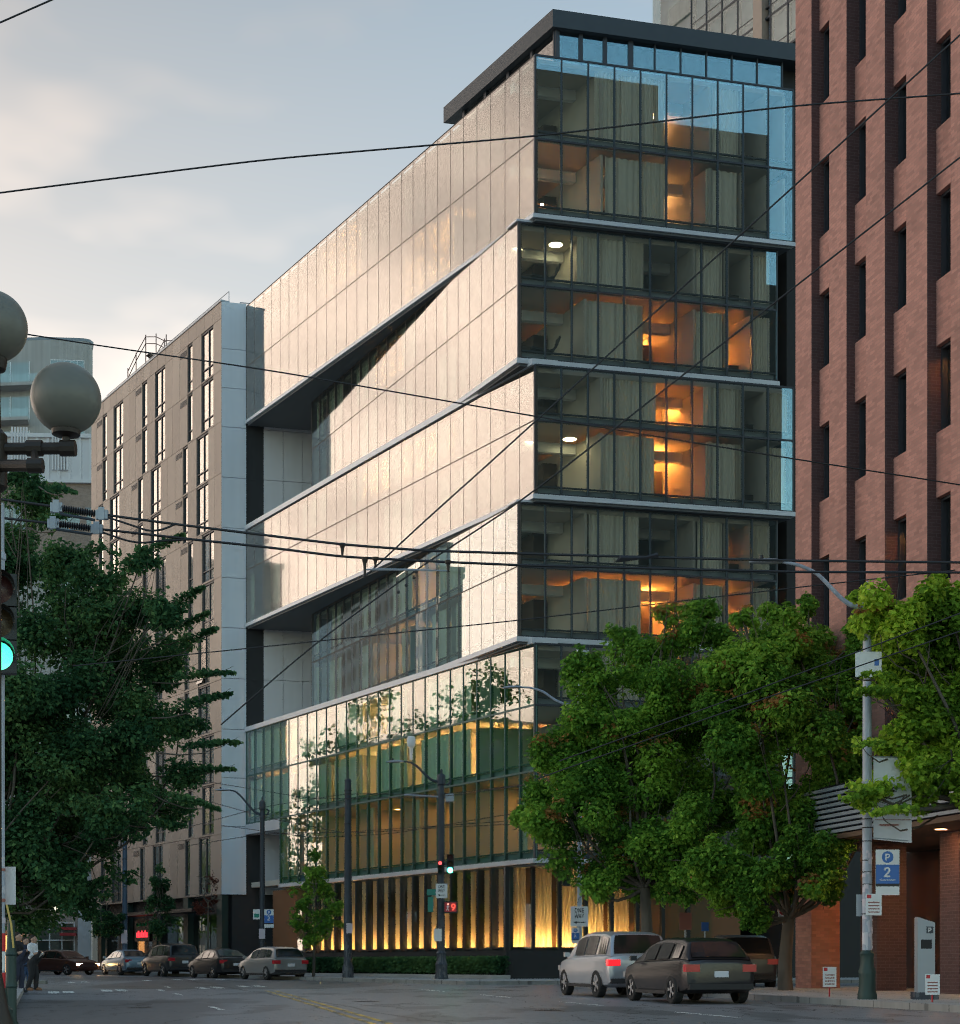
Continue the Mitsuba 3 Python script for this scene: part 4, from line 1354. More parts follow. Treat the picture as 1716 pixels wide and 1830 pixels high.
def cobra(parent, pts, mat, r0=0.06, r1=0.035, headlen=0.75):
    """Curved arm through pts, ending in a flat cobra head."""
    pts = np.array(pts, float)
    t = np.linspace(0, 1, len(pts))
    tt = np.linspace(0, 1, 24)
    p = np.stack([np.interp(tt, t, pts[:, k]) for k in range(3)], 1)
    for _ in range(2):
        p[1:-1] = (p[:-2] + 2 * p[1:-1] + p[2:]) / 4
    mb = MB()
    mb.tube(p, np.linspace(r0, r1, len(p)), 8)
    put('arm', mb, mat, parent, smooth=35)
    e = (p[-1] - p[-3]) / np.linalg.norm(p[-1] - p[-3])
    e[2] = 0.3 * e[2] - 0.06
    n = 12
    q = np.array([p[-1] + e * headlen * k / (n - 1) for k in range(n)])
    w = 0.145 * np.sin(np.linspace(0.45, 2.9, n)) ** 0.7
    side = np.cross(e, [0, 0, 1.0])
    side /= np.linalg.norm(side)
    ring = []
    for k in range(n):
        for a in np.linspace(0, 2 * np.pi, 10, endpoint=False):
            ring.append(q[k] + side * np.cos(a) * w[k] + np.array([0, 0, 1]) * np.sin(a) * w[k] * (0.55 if np.sin(a) > 0 else 0.30))
    mb = MB()
    i, j = np.meshgrid(np.arange(n - 1), np.arange(10), indexing='ij')
    mb.add(np.array(ring), np.stack([i * 10 + j, i * 10 + (j + 1) % 10, (i + 1) * 10 + (j + 1) % 10, (i + 1) * 10 + j], -1).reshape(-1, 4))
    mb.add(np.array(ring[:10]), [[0, k, k + 1] for k in range(1, 9)])
    mb.add(np.array(ring[-10:]), [[0, k + 1, k] for k in range(1, 9)])
    put('lamp_head', mb, 'grey_metal', parent, smooth=50)
    mb = MB()
    c = q[n // 2 + 1]
    mb.lathe([(0.0, 0.10), (0.045, 0.09), (0.05, 0.0)], c + [0, 0, 0.06], 8)
    put('photo_cell', mb, 'black_metal', parent)


def lamp_post(name, label, u, y, vtop, mat, armpx, r=0.11, hook=None, base_h=1.1, top_cut=0.0, cat='lamp post'):
    g = on_ground(u, y, 0.13)
    zt = at(u, vtop, y)[2]
    t = thing(name, label, cat)
    mb = MB()
    mb.lathe([(r * 1.9, 0), (r * 1.9, 0.12), (r * 1.65, 0.2), (r * 1.6, 0.55), (r * 1.75, 0.62), (r * 1.35, 0.75), (r * 1.25, base_h - 0.08), (r * 1.45, base_h), (r * 1.02, base_h + 0.08)], g, 14)
    put('base', mb, 'green_iron' if mat == 'pole_pale' else mat, t, smooth=35)
    H = zt - g[2]
    mb = MB()
    mb.lathe([(r, base_h + 0.06), (r * 0.82, H - 1.1), (r * 0.98, H - 1.05), (r * 0.98, H - 0.98), (r * 0.8, H - 0.93), (r * 0.8, H - 0.68), (r * 1.15, H - 0.62), (r * 1.15, H - 0.28), (r * 0.95, H - 0.22), (r * 0.5, H - 0.18)], g, 14)
    put('pole', mb, mat, t, smooth=35)
    mb = MB()
    mb.lathe([(r * 0.45, H - 0.2), (r * 0.3, H - 0.12), (r * 0.42, H - 0.07), (r * 0.2, H), (0.0, H + 0.03)], g, 10)
    put('finial', mb, mat, t, smooth=40)
    if armpx:
        cobra(t, [at(a, b, y) for a, b in armpx], mat)
    if hook:
        mb = MB()
        mb.tube([at(a, b, y) for a, b in hook], 0.045, 8)
        put('scroll', mb, mat, t, smooth=40)
    return t, Frame(g[:2], (1, 0), (0, -1))


def signal(label, fr, s, z, d, lit, r=0.10, group=None, k=30.0, mount=None):
    """Three-lens signal head facing the camera; z is the height of the lowest lens."""
    t = thing('traffic_signal', label, 'traffic light', group)
    pitch = r * 2.35
    mb = MB()
    for q in range(3):
        fr.box(mb, s - r * 1.25, s + r * 1.25, d - 0.16, d - 0.002, z + q * pitch - pitch * 0.48, z + q * pitch + pitch * 0.48)
    put('housing', mb, 'black_metal', t)
    if mount is not None:
        mb = MB()
        mb.tube([fr.p(s, d - 0.08, z + pitch), fr.p(mount, d - 0.20, z + pitch)], 0.03, 6)
        put('bracket', mb, 'black_metal', t)
    cols = {0: (0.03, 1.0, 0.48), 1: (1.0, 0.5, 0.0), 2: (1.0, 0.05, 0.05)}
    off = {0: (0.01, 0.03, 0.025), 1: (0.05, 0.03, 0.01), 2: (0.05, 0.01, 0.01)}
    for q in range(3):
        a = np.arange(18) * 2 * np.pi / 18
        c = fr.p(s, d, z + q * pitch)
        rim = np.array([c] + [c + np.r_[fr.ex * np.cos(x) * r, np.sin(x) * r] for x in a])
        rim[0] += np.r_[fr.n * 0.03, 0]
        f = np.array([[0, 1 + i, 1 + (i + 1) % 18] for i in range(18)])
        if fr.flip:
            f = f[:, ::-1]
        nm = ('green_lens', 'amber_lens', 'red_lens')[q]
        if q in lit:
            put(nm, (rim, f), 'white_paint', t, label='lit lens', emitter=lamp(cols[q], k))
        else:
            plain(f'lens_off_{q}', off[q], 0.3)
            put(nm, (rim, f), f'lens_off_{q}', t)
        mb = MB()
        vis, n = [], 11
        for i in range(n):
            x = np.pi * (-0.12 + 1.24 * i / (n - 1))
            vis.append((c + np.r_[fr.ex * np.cos(x) * r * 1.12, np.sin(x) * r * 1.12], c + np.r_[fr.ex * np.cos(x) * r * 1.1 + fr.n * r * 1.5, np.sin(x) * r * 1.1]))
        for i in range(n - 1):
            mb.quad(vis[i][0], vis[i + 1][0], vis[i + 1][1], vis[i][1])
        put('visor', mb, 'black_metal', t)
    return t


def one_way(label, fr, s, z, w, h, d):
    t = thing('one_way_sign', label, 'street sign')
    plate(t, 'plate', fr, s - w / 2, s + w / 2, z - h / 2, z + h / 2, d, 'sign_white')
    lettering(t, 'ONE', fr, s, z + h * 0.30, h * 0.21, 'sign_black', d + 0.002, squeeze=0.8)
    lettering(t, 'WAY', fr, s, z + h * 0.02, h * 0.21, 'sign_black', d + 0.002, squeeze=0.72)
    mb = MB()
    zz = z - h * 0.29
    fr.box(mb, s - w * 0.18, s + w * 0.34, d + 0.002, d + 0.006, zz - h * 0.025, zz + h * 0.025)
    a, b, c = fr.p(s - w * 0.36, d + 0.006, zz), fr.p(s - w * 0.14, d + 0.006, zz + h * 0.075), fr.p(s - w * 0.14, d + 0.006, zz - h * 0.075)
    mb.add([a, b, c], [[0, 2, 1]] if not fr.flip else [[0, 1, 2]])
    mb.add([a, b, c], [[0, 1, 2]] if not fr.flip else [[0, 2, 1]])
    put('arrow', mb, 'sign_black', t)
    return t


def disc(parent, name, fr, s, z, r, d, mat, n=20):
    c = fr.p(s, d, z)
    v = [c] + [c + np.r_[fr.ex * np.cos(x) * r, np.sin(x) * r] for x in np.arange(n) * 2 * np.pi / n]
    f = np.array([[0, 1 + (i + 1) % n, 1 + i] if fr.flip else [0, 1 + i, 1 + (i + 1) % n] for i in range(n)])
    return put(name, (np.array(v), f), mat, parent)


def parking_sign(label, fr, s0, s1, z0, z1, d, small):
    t = thing('parking_sign', label, 'street sign')
    w, h, s = s1 - s0, z1 - z0, (s0 + s1) / 2
    plate(t, 'plate', fr, s0, s1, z0, z1, d, 'sign_white')
    plate(t, 'blue_panel', fr, s0 + 0.003, s1 - 0.003, z0 + h * 0.25, z0 + h * 0.67, d + 0.003, 'sign_blue', 0.002)
    plate(t, 'dark_strip', fr, s0 + 0.003, s1 - 0.003, z0 + h * 0.19, z0 + h * 0.25, d + 0.003, 'sign_black', 0.002)
    disc(t, 'blue_disc', fr, s, z0 + h * 0.835, w * 0.25, d + 0.003, 'sign_blue')
    lettering(t, 'P', fr, s, z0 + h * 0.835, w * 0.27, 'sign_white', d + 0.004)
    lettering(t, '2', fr, s - w * 0.02, z0 + h * 0.505, w * 0.40, 'sign_white', d + 0.004)
    if not small:
        lettering(t, 'Hours Max', fr, s, z0 + h * 0.335, w * 0.095, 'sign_white', d + 0.004, bold=False)
    return t


def notice(name, label, fr, s0, s1, z0, z1, d, head='sign_red'):
    t = thing(name, label, 'street sign')
    w, h = s1 - s0, z1 - z0
    plate(t, 'plate', fr, s0, s1, z0, z1, d, 'sign_white')
    plate(t, 'corner_mark', fr, s0 + w * 0.06, s0 + w * 0.34, z1 - h * 0.2, z1 - h * 0.04, d + 0.003, head, 0.002)
    mb = MB()
    for k in range(4):
        fr.box(mb, s0 + w * 0.14, s1 - w * 0.14, d, d + 0.002, z0 + h * (0.12 + 0.15 * k), z0 + h * (0.18 + 0.15 * k))
    put('print_lines', mb, 'sign_brown', t, kind='stuff')
    return t


# --- right pale grey lamp post with its signs
Y = 37.2
post_r, FR = lamp_post('lamp_post', 'pale grey stickered lamp post beside the brick block', 1550, Y, 1040, 'pole_pale',
                       [(1546, 1087), (1521, 1082), (1503, 1069), (1477, 1041), (1459, 1023), (1427, 1009), (1399, 1004)], 0.115, [(1553, 1091), (1566, 1091), (1576, 1084), (1577, 1074), (1569, 1068), (1563, 1073)], 1.02)
px = Y / FPX
S = lambda u: (u - 1550) * px
Z = lambda v: CAMZ + (HZ - v) * px
mb = MB()
for k in range(9):
    z = Z(1640 - k * 26 + rng.uniform(-8, 8))
    mb.lathe([(0.119, -0.01), (0.121, 0), (0.119, 0.012)], FR.p(0, 0, z), 14)
put('strap', mb, 'black_metal', post_r, kind='stuff')
mb = MB()
for k in range(26):
    z, a = rng.uniform(Z(1700), Z(1520)), rng.uniform(3.3, 6.1)
    h, w = rng.uniform(0.04, 0.12), rng.uniform(0.2, 0.45)
    arc = np.linspace(a - w, a + w, 5)
    o = FR.p(0, 0, 0)
    R = 0.1225 + rng.uniform(0, 0.003)
    pa = [o + [R * np.cos(x), R * np.sin(x), z] for x in arc]
    pb = [o + [R * np.cos(x), R * np.sin(x), z + h] for x in arc]
    for i in range(4):
        mb.quad(pa[i], pa[i + 1], pb[i + 1], pb[i])
put('sticker', mb, 'sticker_paper', post_r, kind='stuff')
t = thing('route_panel', 'blank white panel high on the pale grey lamp post', 'street sign')
plate(t, 'plate', FR, S(1526), S(1573), Z(1212), Z(1167), 0.16, 'sign_white')
plate(t, 'blue_mark', FR, S(1560), S(1568), Z(1192), Z(1180), 0.163, 'sign_blue', 0.002)
t = thing('pole_banner', 'white cloth banner reading LOVE hung from the pale lamp post', 'banner')
bf = Frame(FR.p(0.14, 0.0, 0)[:2], (1, 0.0), (0, -1))
v, f = [], []
for i in range(9):
    for j in range(13):
        ss, zz = i / 8 * 0.84, Z(1500) + (Z(1353) - Z(1500)) * j / 12
        v.append(bf.p(ss, 0.03 * math.sin(i * 0.9 + j * 0.25) * (i / 8), zz + 0.05 * (1 - j / 12) * -(i / 8) - 0.03 * i / 8))
for i in range(8):
    for j in range(12):
        f.append([i * 13 + j, (i + 1) * 13 + j, (i + 1) * 13 + j + 1, i * 13 + j + 1])
plain('banner_cloth', (0.66, 0.66, 0.70), 0.8)
put('cloth', (np.array(v), np.array(f)), 'banner_cloth', t, smooth=True)
lettering(t, 'LOVE', bf, 0.24, Z(1450), 0.10, 'sign_brown', 0.04)
plate(t, 'stripe', bf, 0.02, 0.82, Z(1465.5), Z(1464.5), 0.05, 'sign_brown', 0.003)
plate(t, 'stripe', bf, 0.12, 0.55, Z(1476), Z(1473), 0.05, 'sign_brown', 0.003)
mb = MB()
mb.tube([bf.p(-0.1, 0, Z(1352)), bf.p(0.86, 0, Z(1354))], 0.014, 6)
put('rod', mb, 'grey_metal', t)
mb = MB()
mb.tube([bf.p(-0.1, 0, Z(1497)), bf.p(0.86, 0, Z(1503))], 0.014, 6)
put('rod', mb, 'grey_metal', t)
parking_sign('blue and white parking sign with a 2 on the pale lamp post', FR, S(1563), S(1605), Z(1600), Z(1519), 0.13, False)
notice('parking_notice', 'white notice in red print strapped to the pale lamp post', FR, S(1545), S(1573), Z(1636), Z(1598), 0.155)
plate(thing('turned_sign', 'plain grey turned sign behind the pale lamp post', 'street sign'), 'plate', FR, S(1533), S(1548), Z(1637), Z(1598), -0.13, 'grey_metal')

# --- corner signal post before the hotel
Y = 70.0
px = Y / FPX
post_c, FC = lamp_post('lamp_post', 'dark lamp and signal post before the hotel ground floor', 789, Y, 1375, 'pole_dark', [(786, 1397), (772, 1395), (758, 1382), (745, 1369), (733, 1362), (722, 1361)], 0.15, [(793, 1402), (801, 1402), (806, 1396), (803, 1390)])
S = lambda u: (u - 789) * px
Z = lambda v: CAMZ + (HZ - v) * px
mb = MB()
mb.tube([FC.p(S(722), -0.1, Z(1420)), FC.p(S(812), -0.1, Z(1425))], 0.04, 6)
put('span_bracket', mb, 'grey_metal', post_c)
mb = MB()
FC.box(mb, S(796), S(811), -0.3, 0.0, Z(1432), Z(1418))
put('junction_box', mb, 'grey_metal', post_c)
t = thing('street_sensor', 'white domed sensor standing over the curved lamp arm', 'camera')
mb = MB()
mb.lathe([(0.06, 0), (0.08, 0.5), (0.12, 0.52), (0.17, 0.6), (0.19, 0.85), (0.14, 0.98), (0.0, 1.0)], at(735, 1358, Y), 12)
put('dome', mb, 'white_paint', t, smooth=40)
signal('traffic signal glowing green on the dark post before the hotel', FC, S(805), Z(1556), 0.3, {0}, 0.115, k=1.4, mount=0.0)
signal('small traffic signal glowing red left of the green one', FC, S(787), Z(1559), 0.24, {2}, 0.08, k=0.10, mount=0.0)
one_way('white one way sign on the dark post under the green signal', FC, S(789.5), Z(1592.5), 0.48, 0.60, 0.2)
t = thing('street_name_sign', 'small green street name blade left of the white one way sign', 'street sign')
plate(t, 'plate', FC, S(763), S(781), Z(1600), Z(1589), 0.05, 'sign_green')
t = thing('walk_signal', 'pedestrian signal with a lit walking figure and red 9', 'traffic light')
plate(t, 'housing', FC, S(793), S(818), Z(1632), Z(1611), 0.3, 'black_metal', 0.25)
plate(t, 'painted_glow_panel', FC, S(795), S(816), Z(1630), Z(1613), 0.302, 'sign_red', 0.001)  # flat red sheet without emission: the display glow is put into its colour
wf = MB()
c, zz = S(800.5), Z(1621.5)
k = px * 1.0
for a, b, w in (((0.5, 3.2), (0, -1), 1.6), ((0, -1), (-2.2, -6.3), 1.2), ((0, -1), (2.0, -6.3), 1.2), ((0.5, 2.8), (-2.3, 0.2), 0.9), ((0.5, 2.8), (2.6, 0.0), 0.9)):
    wf.tube([FC.p(c + a[0] * k, 0.312, zz + a[1] * k), FC.p(c + b[0] * k, 0.312, zz + b[1] * k)], w * k * 0.55, 6)
wf.mesh(trimesh.creation.icosphere(1, 1.2 * k), trimesh.transformations.translation_matrix(FC.p(c + 0.6 * k, 0.312, zz + 5.4 * k)))
put('walking_figure', wf, 'white_paint', t, emitter=lamp((1.0, 0.55, 0.35), 0.12))
lettering(t, '9', FC, S(810.5), Z(1621.5), 0.27, 'sign_red', 0.306, 'countdown_digit', emit=lamp((1.0, 0.10, 0.06), 0.07))
for (a, b, c_, e, m, lab) in ((776, 790, 1682, 1660, 'sign_white', 'pale poster wrapped on the dark post below the walk signal'), (765, 775, 1630, 1603, 'sign_green', 'narrow teal box on the left of the dark post')):
    t = thing('post_poster' if m == 'sign_white' else 'control_box', lab, 'poster' if m == 'sign_white' else 'box')
    plate(t, 'plate', FC, S(a), S(b), Z(c_), Z(e), 0.22, m)

# --- lamp and signals by the maple
Y = 65.0
px = Y / FPX
post_m, FM = lamp_post('lamp_post', 'pale slim lamp post rising out of the maple crown', 1036, Y, 1176, 'pole_pale', [(1030, 1262), (1012, 1260), (990, 1250), (972, 1236), (950, 1229), (932, 1228)], 0.10)
S = lambda u: (u - 1036) * px
Z = lambda v: CAMZ + (HZ - v) * px
t = thing('traffic_camera', 'white camera dome on top of the slim lamp post', 'camera')
mb = MB()
mb.lathe([(0.08, 0), (0.09, 0.05), (0.15, 0.12), (0.17, 0.35), (0.14, 0.43), (0.0, 0.44)], FM.p(0, 0, Z(1181)), 12)
put('dome', mb, 'white_paint', t, smooth=40)
mb = MB()
FM.box(mb, 0.12, 0.36, -0.06, 0.06, Z(1171), Z(1162))
put('lens_box', mb, 'grey_metal', t)
signal('traffic signal showing red left of the slim lamp post', FM, S(1012), Z(1577), 0.2, {2}, 0.12, k=0.12, mount=0.0)
t = thing('turned_signal', 'black back of a traffic signal right of the slim post', 'traffic light')
plate(t, 'housing', FM, S(1044), S(1070), Z(1588), Z(1568), 0.1, 'black_metal', 0.2)
one_way('white one way sign on the slim pale post under the maple', FM, S(1035), Z(1638), 0.68, 0.78, 0.2)
t = parking_sign('small blue parking sign below the one way sign under the maple', FM, S(1021), S(1035), Z(1686), Z(1658), 0.2, True)

# --- lamp at the hotel's far end, tall plain poles
Y = 83.0
px = Y / FPX
post_h, FH_ = lamp_post('lamp_post', 'dark curved-arm lamp post at the far end of the hotel', 469, Y, 1424, 'pole_dark', [(466, 1455), (456, 1452), (445, 1440), (432, 1424), (421, 1414), (411, 1412)], 0.14, [(472, 1457), (478, 1455), (481, 1449), (476, 1446)])
S = lambda u: (u - 469) * px
Z = lambda v: CAMZ + (HZ - v) * px
parking_sign('blue parking sign right of the far dark lamp post', FH_, S(473), S(490), Z(1658), Z(1625), 0.16, True)
t = thing('green_notice', 'white and green notice left of the far dark lamp post', 'street sign')
plate(t, 'plate', FH_, S(453), S(465.5), Z(1643), Z(1625), 0.16, 'sign_white')
plate(t, 'green_band', FH_, S(455), S(464), Z(1640), Z(1633), 0.163, 'sign_green', 0.002)
t = thing('post_poster', 'pinkish paper poster low on the far dark lamp post', 'poster')
plate(t, 'plate', FH_, S(464), S(475), Z(1678), Z(1660), 0.24, 'sticker_paper')


def plain_pole(label, u, y, vtop, r, mat, poster=None):
    t = thing('utility_pole', label, 'pole')
    g = on_ground(u, y, 0.13)
    H = at(u, vtop, y)[2] - g[2]
    mb = MB()
    mb.lathe([(r * 1.35, 0), (r * 1.3, 0.5), (r, 0.6), (r * 0.75, H - 0.05), (r * 0.85, H), (r * 0.5, H + 0.08), (0, H + 0.1)], g, 14)
    put('shaft', mb, mat, t, smooth=35)
    mb = MB()
    for h in (H - 0.6, H - 0.45, H * 0.78):
        mb.lathe([(r * 0.80, -0.02), (r * 0.92, -0.02), (r * 0.92, 0.02), (r * 0.80, 0.02)], g + [0, 0, h], 14)
    put('collar', mb, 'black_metal', t, kind='stuff')
    fr = Frame(g[:2], (1, 0), (0, -1))
    if poster:
        p = thing('post_poster', poster[4], 'poster')
        q = y / FPX
        plate(p, 'plate', fr, (poster[0] - u) * q, (poster[1] - u) * q, CAMZ + (HZ - poster[3]) * q, CAMZ + (HZ - poster[2]) * q, r * 1.35 + 0.02, 'sticker_paper')
    return t


plain_pole('tall dark blue trolley pole before the lit hotel ground floor', 622, 74.5, 1395, 0.19, 'pole_dark', (620, 631, 1650, 1668, 'pale paper poster on the tall dark blue trolley pole'))
plain_pole('blue-grey trolley pole beside the small rounded young tree', 223, 98.0, 1478, 0.17, 'pole_blue', (218, 229, 1662, 1686, 'pale paper poster on the blue-grey trolley pole'))

# --- globe lamp at the left edge
Y = 9.7
px = Y / FPX
t = thing('globe_lamp_post', 'dark iron post with two unlit frosted globes at the left edge', 'lamp post')
gp = on_ground(-14, Y, 0)
Z = lambda v: CAMZ + (HZ - v) * px
mb = MB()
mb.lathe([(0.16, 0), (0.15, 0.6), (0.09, 0.8), (0.055, 1.0), (0.05, Z(880) - gp[2]), (0.085, Z(870) - gp[2]), (0.085, Z(778) - gp[2]), (0.05, Z(765) - gp[2]), (0.045, Z(665) - gp[2]), (0.075, Z(660) - gp[2]), (0.085, Z(645) - gp[2])], gp, 16)
put('post', mb, 'lamp_iron', t, smooth=35)


def globe(c, r):
    m = trimesh.creation.icosphere(4, r)
    m.apply_translation(c)
    put('globe', m, 'globe_plastic', t, smooth=True)
    mb = MB()
    mb.lathe([(r * 0.10, -r * 1.24), (r * 0.10, -r * 1.12), (r * 0.40, -r * 1.05), (r * 0.42, -r * 0.93), (r * 0.38, -r * 0.90)], c, 18)
    put('globe_cap', mb, 'lamp_iron', t, smooth=30)


globe(at(118, 712, Y), 0.2)
globe(at(-14, 583, Y), 0.2)
mb = MB()
mb.tube([at(-14, 802, Y), at(130, 801, Y)], 0.034, 10)
mb.tube([at(-14, 802, Y) + [0, .002, 0], at(134, 801, Y)], 0.03, 10)
for a, b in ((48, 76), (108, 135)):
    mb.tube([at(a, 801, Y), at(b, 801, Y)], 0.046, 10)
mb.tube([at(118, 801, Y), at(118, 783, Y)], 0.024, 8)
put('arm', mb, 'lamp_iron', t)
mb = MB()
mb.tube([at(-14, 832, Y), at(72, 832, Y - 0.25)], 0.034, 10)
mb.tube([at(50, 832, Y - 0.25), at(77, 832, Y - 0.25)], 0.042, 10)
mb.tube([at(62, 832, Y - 0.2), at(62, 806, Y)], 0.022, 8)
put('lower_arm', mb, 'lamp_iron', t)

# --- signal pole at the left edge
Y = 17.3
px = Y / FPX
sp = thing('signal_pole', 'pale pole banded in red and white stickers at left edge', 'pole')
gp = on_ground(-3, Y, 0)
Z = lambda v: CAMZ + (HZ - v) * px
H = lambda v: Z(v) - gp[2]
mb = MB()
mb.lathe([(0.068, H(1800)), (0.066, H(1300)), (0.066, H(1002)), (0.078, H(1000)), (0.078, H(990)), (0.06, H(985)), (0.06, H(900))], gp, 20)
put('shaft', mb, 'pole_pale', sp, smooth=35)
for a, b, m in ((1700, 1668, 'sign_red'), (1735, 1701, 'sign_white'), (1766, 1738, 'sign_red'), (1612, 1606, 'sign_brown'), (1557, 1552, 'sign_brown'), (1650, 1640, 'sticker_paper')):
    mb = MB()
    mb.lathe([(0.068, H(a)), (0.0725, H(a)), (0.0725, H(b)), (0.068, H(b))], gp, 20)
    put('sticker_band', mb, m, sp, smooth=35)
mb = MB()
mb.lathe([(0.20, 0), (0.19, H(1840)), (0.14, H(1815)), (0.15, H(1805)), (0.10, H(1796)), (0.085, H(1766))], gp, 16)
put('base', mb, 'green_iron', sp, smooth=35)
FSP = Frame(gp[:2], (1, 0), (0, -1))
FSQ = Frame(gp[:2], (0.962, 0.275), (0.275, -0.962))
signal('near traffic signal at the left edge with its green lens lit', FSQ, 0.0, Z(1180), 0.25, {0}, 0.145, k=0.09, mount=0.0)
t = thing('turned_sign', 'pale green rounded turned sign right of the stickered pole', 'street sign')
plate(t, 'plate', FSP, 3 * px, 26 * px, Z(1616), Z(1548), -0.1, 'grey_panel')
t = thing('iron_post', 'squat dark green iron post behind the stickered pole', 'post')
g = on_ground(20, 21.0, 0)
mb = MB()
mb.lathe([(0.095, 0), (0.095, 0.25), (0.07, 0.3), (0.07, 0.7), (0.082, 0.72), (0.066, 0.8), (0.066, 1.1), (0.078, 1.12), (0.055, 1.2), (0.045, 1.55)], g, 12)
put('shaft', mb, 'green_iron', t, smooth=30)
mb = MB()
mb.tube([g + [-0.03, -0.1, 1.75], g + [0.03, -0.11, 1.5], g + [0.06, -0.11, 1.2]], 0.013, 6)
put('ribbon', mb, 'ribbon_yellow', t, label='faded yellow ribbon')

# --- kerbside things on the right
Y = 37.0
px = Y / FPX
fr = CAMF(on_ground(1656, Y))
z0 = ground(Y) + 0.14
t = thing('pay_station', 'grey parking pay station marked P on the right pavement', 'parking meter')
mb = MB()
fr.box(mb, -0.19, 0.19, -0.30, 0.0, z0, z0 + 1.62)
mb.hexa([fr.p(-0.19, 0.0, z0 + 1.62), fr.p(0.19, 0.0, z0 + 1.62), fr.p(0.19, -0.3, z0 + 1.62), fr.p(-0.19, -0.3, z0 + 1.62), fr.p(-0.19, 0.0, z0 + 1.82), fr.p(0.19, 0.0, z0 + 1.70), fr.p(0.19, -0.3, z0 + 1.70), fr.p(-0.19, -0.3, z0 + 1.82)])
put('cabinet', mb, 'grey_metal', t)
plate(t, 'badge', fr, 0.0, 0.15, z0 + 1.46, z0 + 1.61, 0.004, 'pole_dark', 0.004)
lettering(t, 'P', fr, 0.075, z0 + 1.535, 0.09, 'sign_white', 0.005)
plate(t, 'screen', fr, -0.12, 0.12, z0 + 1.12, z0 + 1.32, 0.004, 'dark_void', 0.004)
plate(t, 'foot', fr, -0.26, 0.26, z0, z0 + 0.16, 0.05, 'pole_dark', 0.40)


def stick_notice(label, u, y, v0, v1, w):
    q = y / FPX
    f_ = CAMF(on_ground(u, y))
    zz = lambda v: CAMZ + (HZ - v) * q
    notice('stake_notice', label, f_, -w / 2 * q, w / 2 * q, zz(v1), zz(v0), 0.0)
    t = 'stake_notice' if COUNT['stake_notice'] == 0 else f"stake_notice_{COUNT['stake_notice']:03d}"
    mb = MB()
    g = ground(y) + 0.1
    mb.tube([f_.p(0, -0.03, g), f_.p(0, -0.03, zz(v0))], 0.016, 6)
    put('stake', mb, 'sign_red', t)


stick_notice('white paper notice on a stake left of the pale lamp post', 1483, 39.5, 1728, 1764, 24)
stick_notice('white paper notice on a stake before the grey pay station', 1667, 35.0, 1741, 1778, 26)


def post_sign(name, label, u, y, v0, v1, w, mat, shape='plate'):
    q = y / FPX
    f_ = CAMF(on_ground(u, y))
    zz = lambda v: CAMZ + (HZ - v) * q
    t = thing(name, label, 'street sign')
    plate(t, 'plate', f_, -w / 2 * q, w / 2 * q, zz(v1), zz(v0), 0.05, mat)
    mb = MB()
    mb.tube([f_.p(0, 0, ground(y)), f_.p(0, 0, zz(v0))], 0.03, 8)
    put('post', mb, 'grey_metal', t)
    return t, f_, zz, q


t, f_, zz, q = post_sign('red_disc_sign', 'white sign with a red disc half hidden under the maples', 1400, 53.0, 1612, 1643, 19, 'sign_white')
disc(t, 'red_disc', f_, 0, zz(1627), 8.5 * q, 0.054, 'sign_red')
lettering(t, 'ENTER', f_, 0, zz(1627), 0.09, 'sign_white', 0.056)
t, f_, zz, q = post_sign('brown_notice', 'reddish brown kerb sign behind the silver car', 1225, 54.0, 1631, 1662, 22, 'sign_brown')
t, f_, zz, q = post_sign('blue_notice', 'small blue sign on a thin post under the maples', 1260, 55.0, 1648, 1664, 13, 'sign_blue')
# neon in a shop front of the tan block
t = thing('neon_sign', 'red and green neon shop sign in the tan block front', 'sign')
fn = Frame(fa.p(12.6, 0.08, 0)[:2], -DA, AN)
zc = at(247, 1665, 103.5)[2]
plate(t, 'board', fn, -1.3, 1.3, zc - 0.55, zc + 0.85, 0.02, 'sign_black')
mb = MB()
for i in range(7):
    s = -0.95 + i * 0.3
    fn.box(mb, s, s + 0.2, 0.03, 0.06, zc - 0.3, zc - 0.25 + 0.38 * (0.7 + 0.3 * (i % 2)))
put('red_tubes', mb, 'sign_red', t, kind='stuff', emitter=lamp((1, 0.03, 0.05), 0.08))
mb = MB()
for i in range(4):
    mb.tube([fn.p(-0.9 + i * 0.5, 0.05, zc + 0.42), fn.p(-0.75 + i * 0.5, 0.05, zc + 0.62), fn.p(-0.6 + i * 0.5, 0.05, zc + 0.45)], 0.03, 6)
put('green_tubes', mb, 'sign_green', t, kind='stuff', emitter=lamp((0.05, 1, 0.1), 0.05))

# ---------------------------------------------------------------- wires
plain('wire_black', (0.018, 0.018, 0.022), 0.5)


def wire(label, pts, r, name='overhead_wire', group=None, n=40):
    p3 = np.array([at(*q) for q in pts])
    d = np.r_[0, np.cumsum(np.linalg.norm(np.diff(p3, axis=0), axis=1))]
    t = np.linspace(0, d[-1], n)
    p = np.stack([np.interp(t, d, p3[:, k]) for k in range(3)], 1)
    for _ in range(3):
        p[1:-1] = (p[:-2] + 2 * p[1:-1] + p[2:]) / 4
    mb = MB()
    mb.tube(p, r, 6)
    return tag(put(name, mb, 'wire_black', smooth=True), label, 'wire', group)


